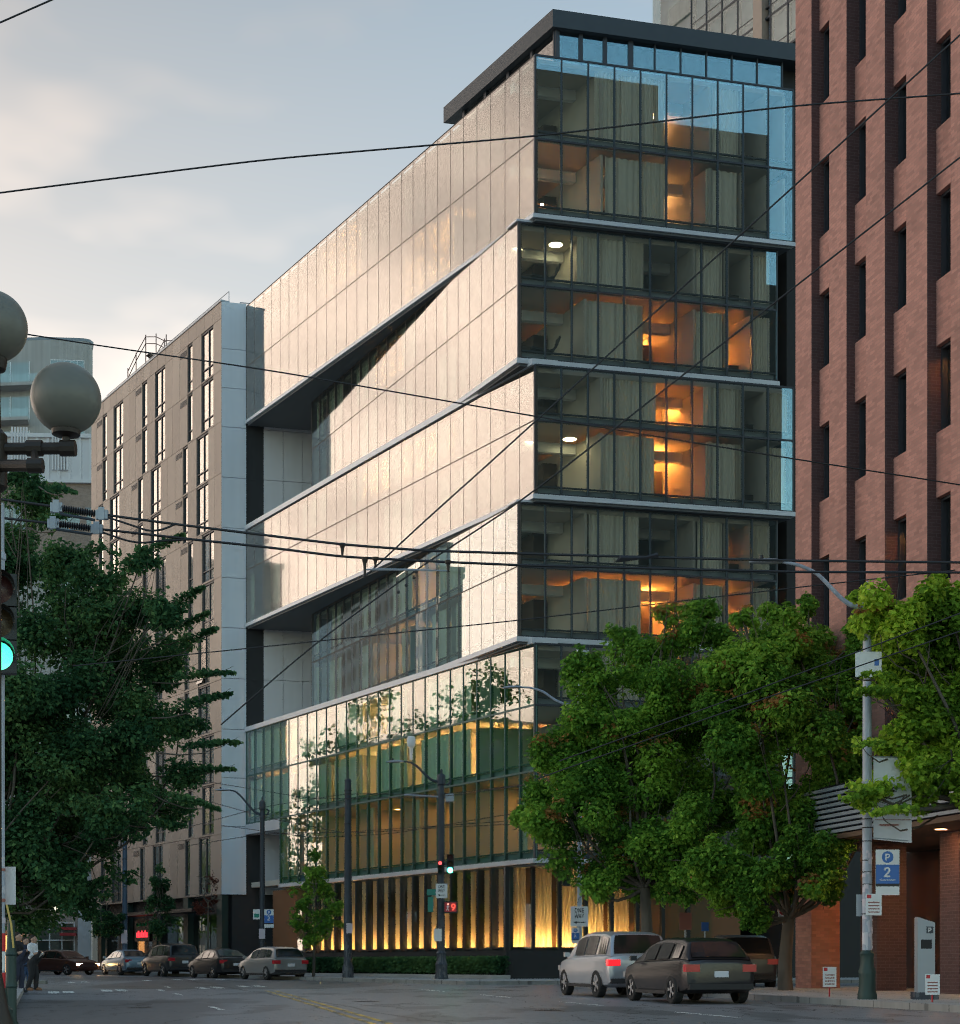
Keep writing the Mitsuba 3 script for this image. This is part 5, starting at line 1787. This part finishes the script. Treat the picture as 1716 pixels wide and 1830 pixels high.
wire('long thin wire crossing the sky from left to the brick block top', [(-80, 355, 33), (0, 344, 33), (480, 284, 33), (960, 243, 33), (1421, 188, 33), (1716, 167, 33), (1800, 160, 33)], 0.017)
wire('short wire crossing the top left corner of the sky', [(-60, 67, 30), (0, 40, 30), (100, -4, 30), (140, -20, 30)], 0.016)
wire('thin wire sloping down from the grey apartment tower across the hotel front', [(-60, 580, 40), (160, 615, 40), (480, 661, 40), (957, 744, 40), (1400, 817, 40), (1716, 866, 40), (1800, 880, 40)], 0.017)
wire('diagonal wire rising from the trolley hanger to the upper right corner', [(655, 1028, 30), (760, 930, 30), (880, 823, 30), (1110, 613, 30), (1345, 400, 29), (1716, 62, 28), (1800, -14, 28)], 0.015)
wire('lower diagonal wire rising across the turned boxes to the right edge', [(395, 1295, 34), (560, 1152, 34), (740, 1020, 34), (930, 897, 33), (1180, 702, 32), (1430, 505, 31), (1716, 281, 30), (1800, 215, 30)], 0.016)
wire('faint wire rising gently from the tan block to the maples', [(130, 1190, 45), (400, 1163, 45), (922, 1109, 44), (1430, 1049, 43), (1716, 1018, 42), (1800, 1008, 42)], 0.016)
wire('upper thin wire crossing in front of the maple crowns', [(1000, 1360, 30), (1300, 1252, 29), (1716, 1096, 28), (1800, 1064, 28)], 0.012)
wire('lower thin wire crossing in front of the maple crowns', [(960, 1392, 30), (1300, 1271, 29), (1716, 1128, 28), (1800, 1098, 28)], 0.012)
SPANS = ('span wire rising from the tan block over both dark poles', 'span wire dipping from the far lamp arm to the green signal', 'span wire ending highest at right among the junction wires',
         'lowest span wire of the tangle over the far junction', 'uppermost span wire reaching into the maple crown')
for k, pts in enumerate(([(300, 1488, 80), (470, 1442, 80), (622, 1418, 74), (790, 1420, 70), (1000, 1395, 66)], [(330, 1420, 82), (480, 1462, 80), (622, 1490, 76), (800, 1478, 72), (980, 1470, 68)], [(395, 1475, 82), (560, 1497, 78), (700, 1490, 74), (1000, 1440, 66)],
                         [(330, 1512, 84), (470, 1490, 80), (620, 1487, 76), (900, 1468, 68)], [(360, 1395, 80), (560, 1428, 76), (790, 1424, 70), (1100, 1380, 62)])):
    wire(SPANS[k], pts, 0.016, 'span_wire', 'span wires over the junction')
A = [(-80, 880, 28), (0, 892, 28), (92, 904, 28), (195, 921, 28), (309, 936, 28), (480, 957, 28), (612, 973, 28), (760, 984, 28), (930, 989, 28), (1170, 996, 28), (1430, 1002, 28), (1716, 1005, 28), (1800, 1006, 28)]
B = [(-80, 918, 28.6), (0, 925, 28.6), (101, 936, 28.6), (183, 946, 28.6), (345, 964, 28.6), (480, 978, 28.6), (612, 995, 28.6), (770, 1003, 28.6), (930, 1010, 28.6), (1430, 1022, 28.6), (1716, 1023, 28.6), (1800, 1023, 28.6)]
wire('upper thick trolley wire spanning the whole street', A, 0.022, 'trolley_wire', n=90)
wire('lower thick trolley wire spanning the whole street', B, 0.022, 'trolley_wire', n=90)
wire('slack jumper cable under the upper trolley insulator', [(185, 922, 28), (240, 940, 28), (265, 949, 28), (290, 947, 28), (312, 937, 28)], 0.018, 'jumper_cable', n=24)
wire('slack jumper cable under the lower trolley insulator', [(180, 950, 28.6), (225, 966, 28.6), (255, 971, 28.6), (285, 966, 28.6), (345, 964, 28.6)], 0.018, 'jumper_cable', n=24)
for k, (pts, y, lab) in enumerate((([(95, 905), (108, 908), (170, 918), (195, 921)], 28.0, 'ribbed insulator with clamps on the upper trolley wire'), ([(90, 935), (102, 936), (164, 944), (183, 946)], 28.6, 'ribbed insulator with clamps on the lower trolley wire'))):
    t = thing('trolley_insulator', lab, 'insulator')
    a, b, c, e = [at(u, v, y) for u, v in pts]
    mb = MB()
    n = 15
    prof, ctr = [], []
    for i in range(n * 4 + 1):
        s = i / (n * 4)
        ctr.append(b + (c - b) * s)
        prof.append(0.028 if i % 4 in (0, 1) else 0.062)
    mb.tube(ctr, prof, 10)
    put('ribbed_rod', mb, 'wire_black', t)
    mb = MB()
    mb.tube([b + [0, -.02, -0.10], c + [0, -.02, -0.11]], 0.024, 8)
    put('runner', mb, 'pole_dark', t)
    for q0, q1 in ((a, b), (c, e)):
        mb = MB()
        m = (q0 + q1) / 2
        mb.wbox(m[0] - 0.10, m[0] + 0.10, y - 0.05, y + 0.05, m[2] - 0.08, m[2] + 0.07)
        mb.wbox(m[0] - 0.05, m[0] + 0.05, y - 0.07, y - 0.051, m[2] - 0.10, m[2] + 0.11)
        put('clamp', mb, 'grey_metal', t)
for u, v0, v1, lab in ((612, 973, 996, 'hanger between the two trolley wires left of the others'), (652, 998, 1030, 'long hanger with a weight under the lower trolley wire'), (671, 998, 1012, 'short hanger ending in a clip under the lower trolley wire'), (801, 1004, 1021, 'right-hand hanger under the lower trolley wire')):
    t = thing('wire_hanger', lab, 'wire hanger')
    a, b = at(u, v0, 28.3), at(u, v1, 28.3)
    mb = MB()
    mb.tube([a + [0, 0, .02], a - [0, 0, 0.02], a * .7 + b * .3, b * .9 + a * .1, b], [0.055, 0.05, 0.03, 0.018, 0.03], 8)
    put('cone', mb, 'lamp_iron', t)
t = thing('spacer_bar', 'thin pale spacer bar hung below the trolley wires', 'wire hanger')
mb = MB()
mb.tube([at(652, 1018, 28.3), at(740, 1018, 28.3), at(801, 1020, 28.3)], 0.012, 6)
mb.tube([at(665, 1017.5, 28.3), at(742, 1018.2, 28.3)], 0.02, 6)
put('bar', mb, 'grey_metal', t)
t = thing('line_strain_insulator', 'string of small dark strain insulators on the lower diagonal wire', 'insulator')
mb = MB()
for u, v in ((744, 1022), (740, 1032), (726, 1046), (712, 1058)):
    mb.mesh(trimesh.creation.icosphere(1, 0.035), trimesh.transformations.translation_matrix(at(u, v, 33.9)))
put('beads', mb, 'wire_black', t, kind='stuff')
t = thing('trolley_frog', 'small wing-shaped trolley fitting on the upper wire at the hotel corner', 'wire hanger')
mb = MB()
mb.tube([at(1100, 1004, 28), at(1110, 998, 28), at(1150, 997, 28), at(1176, 992, 28)], [0.01, 0.06, 0.02, 0.05], 6)
put('body', mb, 'wire_black', t)
# ---------------------------------------------------------------- cars
plain('tyre', (0.015, 0.015, 0.016), 0.8)
plain('rim_metal', (0.45, 0.46, 0.48), 0.3, 0.7)
plain('car_glass', (0.012, 0.014, 0.016), 0.08, 0.0, 0.9)
plain('tail_red', (0.45, 0.01, 0.02), 0.15, clearcoat=1.0)
plain('plate_white', (0.6, 0.62, 0.66), 0.5)
plain('trim_black', (0.02, 0.02, 0.022), 0.6)
for nm, c, met in (('paint_silver', (0.46, 0.48, 0.52), 0.6), ('paint_black', (0.014, 0.014, 0.017), 0.2), ('paint_blue', (0.22, 0.32, 0.42), 0.5), ('paint_graphite', (0.045, 0.045, 0.05), 0.4), ('paint_grey', (0.30, 0.30, 0.30), 0.5), ('paint_brown', (0.07, 0.025, 0.02), 0.3)):
    plain(nm, c, 0.28, met, 0.5, clearcoat=1.0, clearcoat_gloss=0.95)

KINDS = {   # body stations (x, floor, shoulder, half width); roof profile (x, z); glass bays
    'sedan': dict(body=[(-2.36, .48, .78, .66), (-2.30, .32, .98, .78), (-2.05, .24, 1.04, .87), (-1.3, .21, 1.00, .905), (0, .19, .96, .91), (.9, .19, .94, .905), (1.35, .22, .91, .895), (1.95, .25, .82, .86), (2.28, .30, .70, .76), (2.38, .42, .60, .62)],
                  roof=[(-1.95, 1.035), (-1.05, 1.39), (-0.5, 1.45), (0.15, 1.44), (0.55, 1.37), (1.35, .93)], bays=[(-1.25, -0.62), (-0.52, 0.22), (0.32, 1.0)], wheels=(-1.42, 1.40), rw=0.33, top=0.56),
    'suv': dict(body=[(-2.30, .55, .95, .74), (-2.26, .38, 1.08, .86), (-2.1, .30, 1.12, .91), (-1.3, .26, 1.12, .945), (0, .25, 1.09, .95), (.9, .25, 1.07, .945), (1.3, .27, 1.04, .935), (1.9, .30, .97, .90), (2.22, .36, .86, .82), (2.34, .5, .74, .70)],
                roof=[(-2.22, 1.10), (-1.98, 1.66), (-1.5, 1.73), (-0.3, 1.75), (0.3, 1.70), (0.65, 1.60), (1.35, 1.06)], bays=[(-1.90, -1.22), (-1.12, -0.25), (-0.15, 0.62)], wheels=(-1.40, 1.42), rw=0.37, top=0.66),
    'wagon': dict(body=[(-2.20, .50, .90, .70), (-2.16, .34, .98, .82), (-1.95, .26, 1.03, .88), (-1.2, .22, 1.02, .905), (0, .20, .99, .91), (.9, .20, .97, .905), (1.3, .22, .94, .895), (1.9, .26, .85, .86), (2.18, .32, .74, .76), (2.28, .44, .64, .64)],
                  roof=[(-2.10, 1.02), (-1.72, 1.42), (-1.3, 1.50), (-0.2, 1.52), (0.25, 1.47), (0.6, 1.38), (1.32, .95)], bays=[(-1.62, -1.10), (-1.0, -0.22), (-0.12, 0.60)], wheels=(-1.36, 1.38), rw=0.33, top=0.58)}


def car(name, label, kind, paint, pos, head, z=None, lights=False, plate_no=True):
    K = KINDS[kind]
    t = thing(name, label, 'car')
    h = np.array(head) / np.linalg.norm(head)
    lat = np.array([-h[1], h[0]])
    zg = ground(pos[1]) if z is None else z
    slope = 0.0045 * h[1]

    def w(p):
        p = np.asarray(p, float)
        q = np.array(pos[:2]) + p[..., :1] * h + p[..., 1:2] * lat
        return np.concatenate([q, p[..., 2:] + zg + p[..., :1] * slope], -1)

    def part(nm, v, f, mat, parent=t, smooth=False, **more):
        return put(nm, (w(v), np.asarray(f)), mat, parent, smooth=smooth, **more)

    # body: rounded sections
    B = np.array(K['body'])
    xs = np.r_[np.linspace(B[0, 0], B[1, 0], 3)[:-1], np.linspace(B[1, 0], B[-2, 0], 30), B[-1, 0]]
    ring = []
    for x in xs:
        zl, zh, hw = [np.interp(x, B[:, 0], B[:, k]) for k in (1, 2, 3)]
        hh = zh - zl
        half = [(hw * 0.80, zl), (hw * 0.95, zl + 0.05), (hw * 0.985, zl + hh * 0.25), (hw, zl + hh * 0.52), (hw * 0.985, zl + hh * 0.74), (hw * 0.95, zh - 0.05), (hw * 0.90, zh), (hw * 0.5, zh + 0.03)]
        ring.append([(x, y, zz) for y, zz in half] + [(x, -y, zz) for y, zz in half[::-1]])
    R = np.array(ring)
    m = R.shape[1]
    i, j = np.meshgrid(np.arange(len(xs) - 1), np.arange(m), indexing='ij')
    q = np.stack([i * m + j, (i + 1) * m + j, (i + 1) * m + (j + 1) % m, i * m + (j + 1) % m], -1).reshape(-1, 4)
    caps = [[0, k, k + 1] for k in range(1, m - 1)], [[(len(xs) - 1) * m, (len(xs) - 1) * m + k + 1, (len(xs) - 1) * m + k] for k in range(1, m - 1)]
    f = np.vstack([q[:, [0, 1, 2]], q[:, [0, 2, 3]], *caps])
    part('body', R.reshape(-1, 3), f, paint, smooth=38)
    # cabin: painted roof and pillars with dark glass set 6 mm proud
    P = np.array(K['roof'])
    xs2 = np.unique(np.r_[P[:, 0], np.linspace(P[0, 0], P[-1, 0], 22)])
    zt = np.interp(xs2, P[:, 0], P[:, 1])
    belt = np.interp(xs2, B[:, 0], B[:, 2])
    bw = np.interp(xs2, B[:, 0], B[:, 3]) * 0.90
    ZR = P[:, 1].max()

    def half_w(x, zz):
        b = np.interp(x, B[:, 0], B[:, 2])
        hw = np.interp(x, B[:, 0], B[:, 3]) * 0.90
        k = np.clip((zz - b) / (ZR - b), 0, 1)
        return hw + (K['top'] - hw) * k
    ring = []
    for x, z1, b in zip(xs2, zt, belt):
        z1 = max(z1, b + 0.004)
        y0, y1 = half_w(x, b), half_w(x, z1)
        ring.append([(x, y0, b - 0.02), (x, y1 + 0.02, z1 - 0.05 if z1 - b > 0.1 else z1 - 0.004), (x, y1 - 0.06, z1), (x, y1 * 0.5, z1 + 0.018), (x, -y1 * 0.5, z1 + 0.018), (x, -y1 + 0.06, z1), (x, -y1 - 0.02, z1 - 0.05 if z1 - b > 0.1 else z1 - 0.004), (x, -y0, b - 0.02)])
    R = np.array(ring)
    m = 8
    i, j = np.meshgrid(np.arange(len(xs2) - 1), np.arange(m - 1), indexing='ij')
    q = np.stack([i * m + j, (i + 1) * m + j, (i + 1) * m + j + 1, i * m + j + 1], -1).reshape(-1, 4)
    part('roof', R.reshape(-1, 3), np.vstack([q[:, [0, 1, 2]], q[:, [0, 2, 3]]]), paint, smooth=38)
    for a, b in K['bays']:
        for sgn in (1, -1):
            xx = np.linspace(a, b, 5)
            lo = np.interp(xx, B[:, 0], B[:, 2]) + 0.03
            hi = np.maximum(np.interp(xx, P[:, 0], P[:, 1]) - 0.10, lo + 0.01)
            v = [(x, sgn * (half_w(x, z_) + 0.022), z_) for x, z_ in zip(xx, lo)] + [(x, sgn * (half_w(x, z_) + 0.026), z_) for x, z_ in zip(xx, hi)]
            f = [[k, k + 1, 6 + k, 5 + k] for k in range(4)]
            f = np.vstack([np.array(f)[:, [0, 1, 2]], np.array(f)[:, [0, 2, 3]]])
            part('side_window', np.array(v), f[:, ::-1] if sgn > 0 else f, 'car_glass')
    for nm, (xa, za), (xb, zb_) in (('rear_window', P[0], P[1]), ('windscreen', P[-1], P[-3])):
        s = 1 if nm == 'windscreen' else -1
        v = []
        for k in np.linspace(0.08, 0.93, 4):
            x, zz = xa + (xb - xa) * k, za + (zb_ - za) * k
            y = half_w(x, zz) - 0.08
            v += [(x + s * 0.02, yy, zz + 0.022 + 0.016 * (1 - (yy / y) ** 2)) for yy in np.linspace(-y, y, 5)]
        f = np.array([[r_ * 5 + c, r_ * 5 + c + 1, (r_ + 1) * 5 + c + 1, (r_ + 1) * 5 + c] for r_ in range(3) for c in range(4)])
        f = np.vstack([f[:, [0, 1, 2]], f[:, [0, 2, 3]]])
        part(nm, np.array(v), f if s > 0 else f[:, ::-1], 'car_glass')
    # wheels
    for x in K['wheels']:
        for sgn in (1, -1):
            hw = np.interp(x, B[:, 0], B[:, 3])
            rw = K['rw']
            mb = MB()
            prof = [(rw * .62, .02), (rw * .66, .11), (rw * .93, .11), (rw, .08), (rw, -.09), (rw * .9, -.11)]
            n = 22
            ang = np.arange(n) * 2 * np.pi / n
            v = np.array([(x + r_ * np.cos(a), sgn * (hw - 0.10 + o), rw + r_ * np.sin(a)) for r_, o in prof for a in ang])
            f = np.array([[k * n + l, k * n + (l + 1) % n, (k + 1) * n + (l + 1) % n, (k + 1) * n + l] for k in range(len(prof) - 1) for l in range(n)])
            f = np.vstack([f[:, [0, 1, 2]], f[:, [0, 2, 3]]])
            wh = part('wheel', v, f if sgn > 0 else f[:, ::-1], 'tyre')
            mb = MB()
            v, f = [], []
            for k in range(5):
                a = k * 2 * np.pi / 5
                for da, rr in ((-.14, .1), (.14, .1), (.24, .62), (-.24, .62)):
                    v.append((x + rw * rr * np.cos(a + da), sgn * (hw + 0.0), rw + rw * rr * np.sin(a + da)))
                f.append([4 * k, 4 * k + 1, 4 * k + 2, 4 * k + 3])
            base = len(v)
            v += [(x, sgn * hw * 1.0 + sgn * 0.004, rw)] + [(x + rw * .2 * np.cos(a), sgn * hw, rw + rw * .2 * np.sin(a)) for a in ang]
            f = np.vstack([np.array(f)[:, [0, 1, 2]], np.array(f)[:, [0, 2, 3]], [[base, base + 1 + l, base + 1 + (l + 1) % n] for l in range(n)]])
            part('rim', np.array(v), f, 'rim_metal', wh)
            # dark arch behind the wheel
            v = [(x, sgn * (hw + 0.004), rw * 1.02)] + [(x + rw * 1.16 * np.cos(a), sgn * (hw + 0.004 - 0.03 * max(0, -np.sin(a))), rw * 1.02 + rw * 1.16 * np.sin(a)) for a in np.linspace(-0.15, np.pi + .15, 16)]
            f = np.array([[0, k, k + 1] for k in range(1, 16)])
            part('wheel_arch', np.array(v) - [0, sgn * 0.03, 0], f, 'trim_black')
    # tail lamps, number plate, bumper strip, head lamps, mirrors
    xr, zr, hr = B[1, 0], B[1, 2], B[1, 3]

    def bx(nm, x0, x1, y0, y1, z0, z1, mat, **more):
        v = np.array([(x0, y0, z0), (x1, y0, z0), (x1, y1, z0), (x0, y1, z0), (x0, y0, z1), (x1, y0, z1), (x1, y1, z1), (x0, y1, z1)])
        f = np.array([[3, 2, 1, 0], [4, 5, 6, 7], [0, 1, 5, 4], [1, 2, 6, 5], [2, 3, 7, 6], [3, 0, 4, 7]])
        return part(nm, v, np.vstack([f[:, [0, 1, 2]], f[:, [0, 2, 3]]]), mat, **more)
    for sgn in (1, -1):
        ya, yb = sorted((sgn * (hr - 0.30), sgn * (hr + 0.035)))
        more = {'emitter': lamp((1.0, 0.02, 0.03), 0.045)} if lights == 'tail' else {}
        bx('tail_lamp', xr - 0.045, xr + 0.16, ya, yb, zr - 0.24, zr - 0.07, 'tail_red', **more)
        xf, zf, hf = B[-2, 0], B[-2, 2], B[-2, 3]
        ya, yb = sorted((sgn * (hf - 0.30), sgn * (hf + 0.02)))
        more = {'emitter': lamp((1.0, 0.55, 0.18), 2.5)} if lights == 'head' else {}
        bx('head_lamp', xf - 0.12, xf + 0.05, ya, yb, zf - 0.16, zf - 0.02, 'rim_metal', **more)
        xm = K['roof'][-1][0] - 0.35
        ya, yb = sorted((sgn * 0.90, sgn * 1.05))
        bx('mirror', xm - 0.06, xm + 0.06, ya, yb, np.interp(xm, B[:, 0], B[:, 2]) + 0.02, np.interp(xm, B[:, 0], B[:, 2]) + 0.14, paint)
    bx('number_plate', B[0, 0] - 0.02, B[0, 0] + 0.02, -0.17, 0.17, zr - 0.36, zr - 0.22, 'plate_white')
    bx('bumper', B[0, 0] - 0.02, B[0, 0] + 0.3, -hr * 0.95, hr * 0.95, B[1, 1] - 0.0, B[1, 1] + 0.13, 'trim_black')
    for sgn in (1, -1):
        y = sgn * (B[4, 3] + 0.003)
        v = np.array([(-1.0, y, B[4, 1] + 0.02), (1.0, y, B[4, 1] + 0.02), (1.0, y, B[4, 1] + 0.10), (-1.0, y, B[4, 1] + 0.10)])
        part('sill', v, [[0, 1, 2], [0, 2, 3]], 'trim_black')
    return t


def parked(u, y):
    return on_ground(u, y)


car('parked_car', 'silver off-road wagon parked left of the black hatchback', 'suv', 'paint_silver', (3.62, 46.1), DB, lights='tail')
car('parked_car', 'black hatchback parked nearest the viewer on the right', 'wagon', 'paint_black', (4.92, 40.2), DB)
car('parked_car', 'dark van-like wagon standing behind the black hatchback', 'suv', 'paint_graphite', (8.1, 53.5), DB * [0.2, 1])
for u, y, kd, pt, lab in ((486, 78.5, 'wagon', 'paint_grey', 'grey wagon parked nearest in the row along the hotel'), (391, 84.5, 'sedan', 'paint_black', 'black sedan second in the row along the hotel'),
                          (304, 90.6, 'suv', 'paint_graphite', 'dark off-road car third in the row before the tan block'), (226, 96.8, 'sedan', 'paint_blue', 'pale blue sedan at the far end of the kerb row')):
    car('parked_car', lab, kd, pt, on_ground(u, y), DL)
car('moving_car', 'dark red-brown sedan with lit headlamps at far left', 'sedan', 'paint_brown', on_ground(112, 98.0), (0.80, -0.60), lights='head')
# ---------------------------------------------------------------- people waiting at the left corner
import manifold3d as m3
plain('skin', (0.42, 0.25, 0.18), 0.6)
plain('hair_dark', (0.03, 0.02, 0.015), 0.8)
plain('cloth_white', (0.62, 0.62, 0.64), 0.9)
plain('cloth_black', (0.02, 0.02, 0.022), 0.9)
plain('cloth_jeans', (0.05, 0.10, 0.20), 0.9)
plain('cloth_navy', (0.03, 0.035, 0.06), 0.9)
plain('shoe_tan', (0.22, 0.10, 0.05), 0.8)


def bones(J, pairs, length=0.035, smooth=6):
    out = m3.Manifold()
    for a, b in pairs:
        sph = []
        for k in (a, b):
            p, r = J[k][:3], J[k][3]
            sph.append(m3.Manifold.sphere(r, 14).translate(tuple(map(float, p))))
        out = out + m3.Manifold.batch_hull(sph)
    mm = out.refine_to_length(length).to_mesh()
    t = trimesh.Trimesh(mm.vert_properties[:, :3], mm.tri_verts)
    trimesh.smoothing.filter_taubin(t, iterations=smooth)
    return t


def person(label, pos, face, h, top, legs, hair, arm, stride=0.10, shoes='cloth_black', hairlong=False):
    t = thing('person', label, 'person')
    f = np.array(face) / np.linalg.norm(face)
    s = np.array([-f[1], f[0]])

    def L(x, y, z, r):                        # x to the person's left, y forward, heights as parts of h
        q = np.array(pos[:2]) + s * x * h + f * y * h
        return (q[0], q[1], pos[2] + z * h, r * h)
    J = {'head': L(0, 0.02, 0.935, 0.058), 'jaw': L(0, 0.035, 0.895, 0.042), 'nose': L(0, 0.082, 0.925, 0.009), 'nk': L(0, 0.005, 0.85, 0.032), 'ch': L(0, 0, 0.78, 0.085), 'chl': L(0.075, 0, 0.79, 0.055), 'chr': L(-0.075, 0, 0.79, 0.055),
         'wa': L(0, 0.005, 0.62, 0.078), 'pl': L(0.045, 0, 0.52, 0.075), 'pr': L(-0.045, 0, 0.52, 0.075),
         'sl': L(0.115, 0, 0.81, 0.036), 'sr': L(-0.115, 0, 0.81, 0.036), 'hl': L(0.055, 0, 0.49, 0.062), 'hr': L(-0.055, 0, 0.49, 0.062),
         'kl': L(0.055, stride * 0.4 + 0.02, 0.275, 0.040), 'kr': L(-0.055, -stride * 0.2 + 0.02, 0.275, 0.040), 'al': L(0.055, stride * 0.6, 0.045, 0.027), 'ar': L(-0.055, -stride, 0.045, 0.027),
         'tl': L(0.06, stride * 0.6 + 0.085, 0.018, 0.020), 'tr': L(-0.06, -stride + 0.085, 0.018, 0.020), 'earl': L(0.058, 0.01, 0.92, 0.012), 'earr': L(-0.058, 0.01, 0.92, 0.012)}
    if arm == 'bent':
        J.update({'el': L(0.135, 0.02, 0.64, 0.029), 'er': L(-0.135, 0.02, 0.64, 0.029), 'wl': L(0.09, 0.13, 0.66, 0.021), 'wr': L(-0.08, 0.13, 0.68, 0.021)})
    else:
        J.update({'el': L(0.14, -0.02, 0.64, 0.029), 'er': L(-0.14, -0.02, 0.64, 0.029), 'wl': L(0.145, 0.04, 0.50, 0.021), 'wr': L(-0.145, 0.04, 0.50, 0.021)})
    pairs = [('head', 'jaw'), ('jaw', 'nose'), ('head', 'earl'), ('head', 'earr'), ('head', 'nk'), ('nk', 'ch'), ('ch', 'chl'), ('ch', 'chr'), ('chl', 'wa'), ('chr', 'wa'), ('wa', 'pl'), ('wa', 'pr'), ('pl', 'pr'), ('chl', 'sl'), ('chr', 'sr'), ('sl', 'el'), ('sr', 'er'), ('el', 'wl'), ('er', 'wr'),
             ('pl', 'hl'), ('pr', 'hr'), ('hl', 'kl'), ('hr', 'kr'), ('kl', 'al'), ('kr', 'ar'), ('al', 'tl'), ('ar', 'tr')]
    for sd in 'lr':
        w, e = np.array(J['w' + sd]), np.array(J['e' + sd])
        d = (w - e)[:3] / np.linalg.norm((w - e)[:3])
        side = np.r_[s, 0] * (1 if sd == 'l' else -1)
        palm = w[:3] + d * 0.035 * h
        J['p' + sd] = (*palm, 0.019 * h)
        pairs.append(('w' + sd, 'p' + sd))
        across = np.cross(d, side)
        for k in range(4):
            o = across * (k - 1.5) * 0.011 * h
            ln = (0.034, 0.040, 0.037, 0.028)[k] * h
            J[f'f{sd}{k}'] = (*(palm + o + d * 0.012 * h), 0.0058 * h)
            J[f'g{sd}{k}'] = (*(palm + o + d * (0.012 * h + ln) - side * 0.012 * h), 0.0048 * h)
            pairs.append((f'f{sd}{k}', f'g{sd}{k}'))
        J['t' + sd + 'a'] = (*(palm - d * 0.008 * h - across * 0.016 * h), 0.0065 * h)
        J['t' + sd + 'b'] = (*(palm + d * 0.018 * h - across * 0.032 * h), 0.005 * h)
        pairs.append(('t' + sd + 'a', 't' + sd + 'b'))
    put('body', bones(J, pairs, 0.03, 4), 'skin', t, smooth=True)

    def grow(keys, k):
        return {q: (*J[q][:3], J[q][3] + k * h) for q in keys}
    G = grow(['nk', 'ch', 'chl', 'chr', 'wa', 'pl', 'pr', 'sl', 'sr', 'el', 'er'], 0.010)
    G['nk'] = (*L(0, 0, 0.835, 0.03)[:3], 0.034 * h)
    for sd in 'lr':
        G['m' + sd] = (*(np.array(J['e' + sd][:3]) * 0.75 + np.array(J['w' + sd][:3]) * 0.25), 0.034 * h)
    put('shirt', bones(G, [('nk', 'ch'), ('ch', 'chl'), ('ch', 'chr'), ('chl', 'wa'), ('chr', 'wa'), ('wa', 'pl'), ('wa', 'pr'), ('pl', 'pr'), ('chl', 'sl'), ('chr', 'sr'), ('sl', 'el'), ('sr', 'er'), ('el', 'ml'), ('er', 'mr')]), top, t, smooth=True)
    G = grow(['hl', 'hr', 'kl', 'kr', 'al', 'ar', 'pl', 'pr'], 0.013)
    put('trousers', bones(G, [('pl', 'hl'), ('pr', 'hr'), ('hl', 'hr'), ('hl', 'kl'), ('hr', 'kr'), ('kl', 'al'), ('kr', 'ar')]), legs, t, smooth=True)
    G = grow(['al', 'ar', 'tl', 'tr'], 0.009)
    G['al'], G['ar'] = (*G['al'][:2], pos[2] + 0.036 * h, 0.034 * h), (*G['ar'][:2], pos[2] + 0.036 * h, 0.034 * h)
    for sd in 'lr':
        sh = bones(G, [('a' + sd, 't' + sd)])
        put('shoe', sh, shoes, t, smooth=True)
    hm = {'a': L(0, 0.0, 0.953, 0.060), 'b': L(0, -0.02, 0.925, 0.055), 'c': L(0, -0.03, 0.80 if hairlong else 0.90, 0.045)}
    put('hair', bones(hm, [('a', 'b'), ('b', 'c')]), hair, t, smooth=True)
    for x in (-0.02, 0.02):
        m = trimesh.creation.icosphere(1, 0.007 * h)
        m.apply_translation(L(x, 0.072, 0.937, 0)[:3])
        put('eye', m, 'cloth_black', t, smooth=True)
    m = MB()
    a, b = L(-0.018, 0.077, 0.897, 0)[:3], L(0.018, 0.077, 0.897, 0)[:3]
    m.tube([a, np.array(a) / 2 + np.array(b) / 2 + np.r_[f * 0.004 * h, 0], b], 0.0045 * h, 5)
    put('mouth', m, 'sign_brown', t)


for u, y, lab, face, h, top, legs, arm, long_ in ((58, 53.5, 'person in white shirt and dark trousers at the left corner', (1, -0.15), 1.76, 'cloth_white', 'cloth_black', 'bent', False),
                                                  (45, 54.5, 'person in dark top and blue jeans behind the white shirt', (0.8, -0.5), 1.70, 'cloth_navy', 'cloth_jeans', 'down', True),
                                                  (31, 50.5, 'person in black jacket and navy trousers beside the iron post', (1, -0.2), 1.80, 'cloth_black', 'cloth_navy', 'bent', False)):
    person(lab, on_ground(u, y, 0.0), face, h, top, legs, 'hair_dark', arm, 0.07, 'shoe_tan' if legs == 'cloth_black' else 'cloth_black', long_)
# ---------------------------------------------------------------- chairs behind the glass of the second box
for (p, zf), lab in zip(CHAIR_AT, ('dark recliner in the upper corner room of the second glass box', 'dark curved lounge chair in the corner room one floor below')):
    t = thing('lounge_chair', lab, 'chair')
    f_ = Frame(p, DR, NR)
    mb = MB()
    prof = [(-0.75, 0.42), (-0.35, 0.36), (0.05, 0.34), (0.25, 0.40), (0.38, 0.62), (0.52, 0.98)]
    for (a, za), (b, zb_) in zip(prof[:-1], prof[1:]):
        mb.hexa([f_.p(a, -0.3, za), f_.p(b, -0.3, zb_), f_.p(b, 0.3, zb_), f_.p(a, 0.3, za), f_.p(a, -0.3, za + 0.09), f_.p(b - 0.05, -0.3, zb_ + 0.08), f_.p(b - 0.05, 0.3, zb_ + 0.08), f_.p(a, 0.3, za + 0.09)])
    mb.v = [v + [0, 0, zf] for v in mb.v]
    put('seat_shell', mb, 'trim_black', t, smooth=40)
    mb = MB()
    for a in (-0.35, 0.2):
        for d in (-0.22, 0.22):
            mb.tube([f_.p(0, 0, zf + 0.36), f_.p(a, d, zf)], 0.018, 5)
    put('leg_frame', mb, 'trim_black', t)
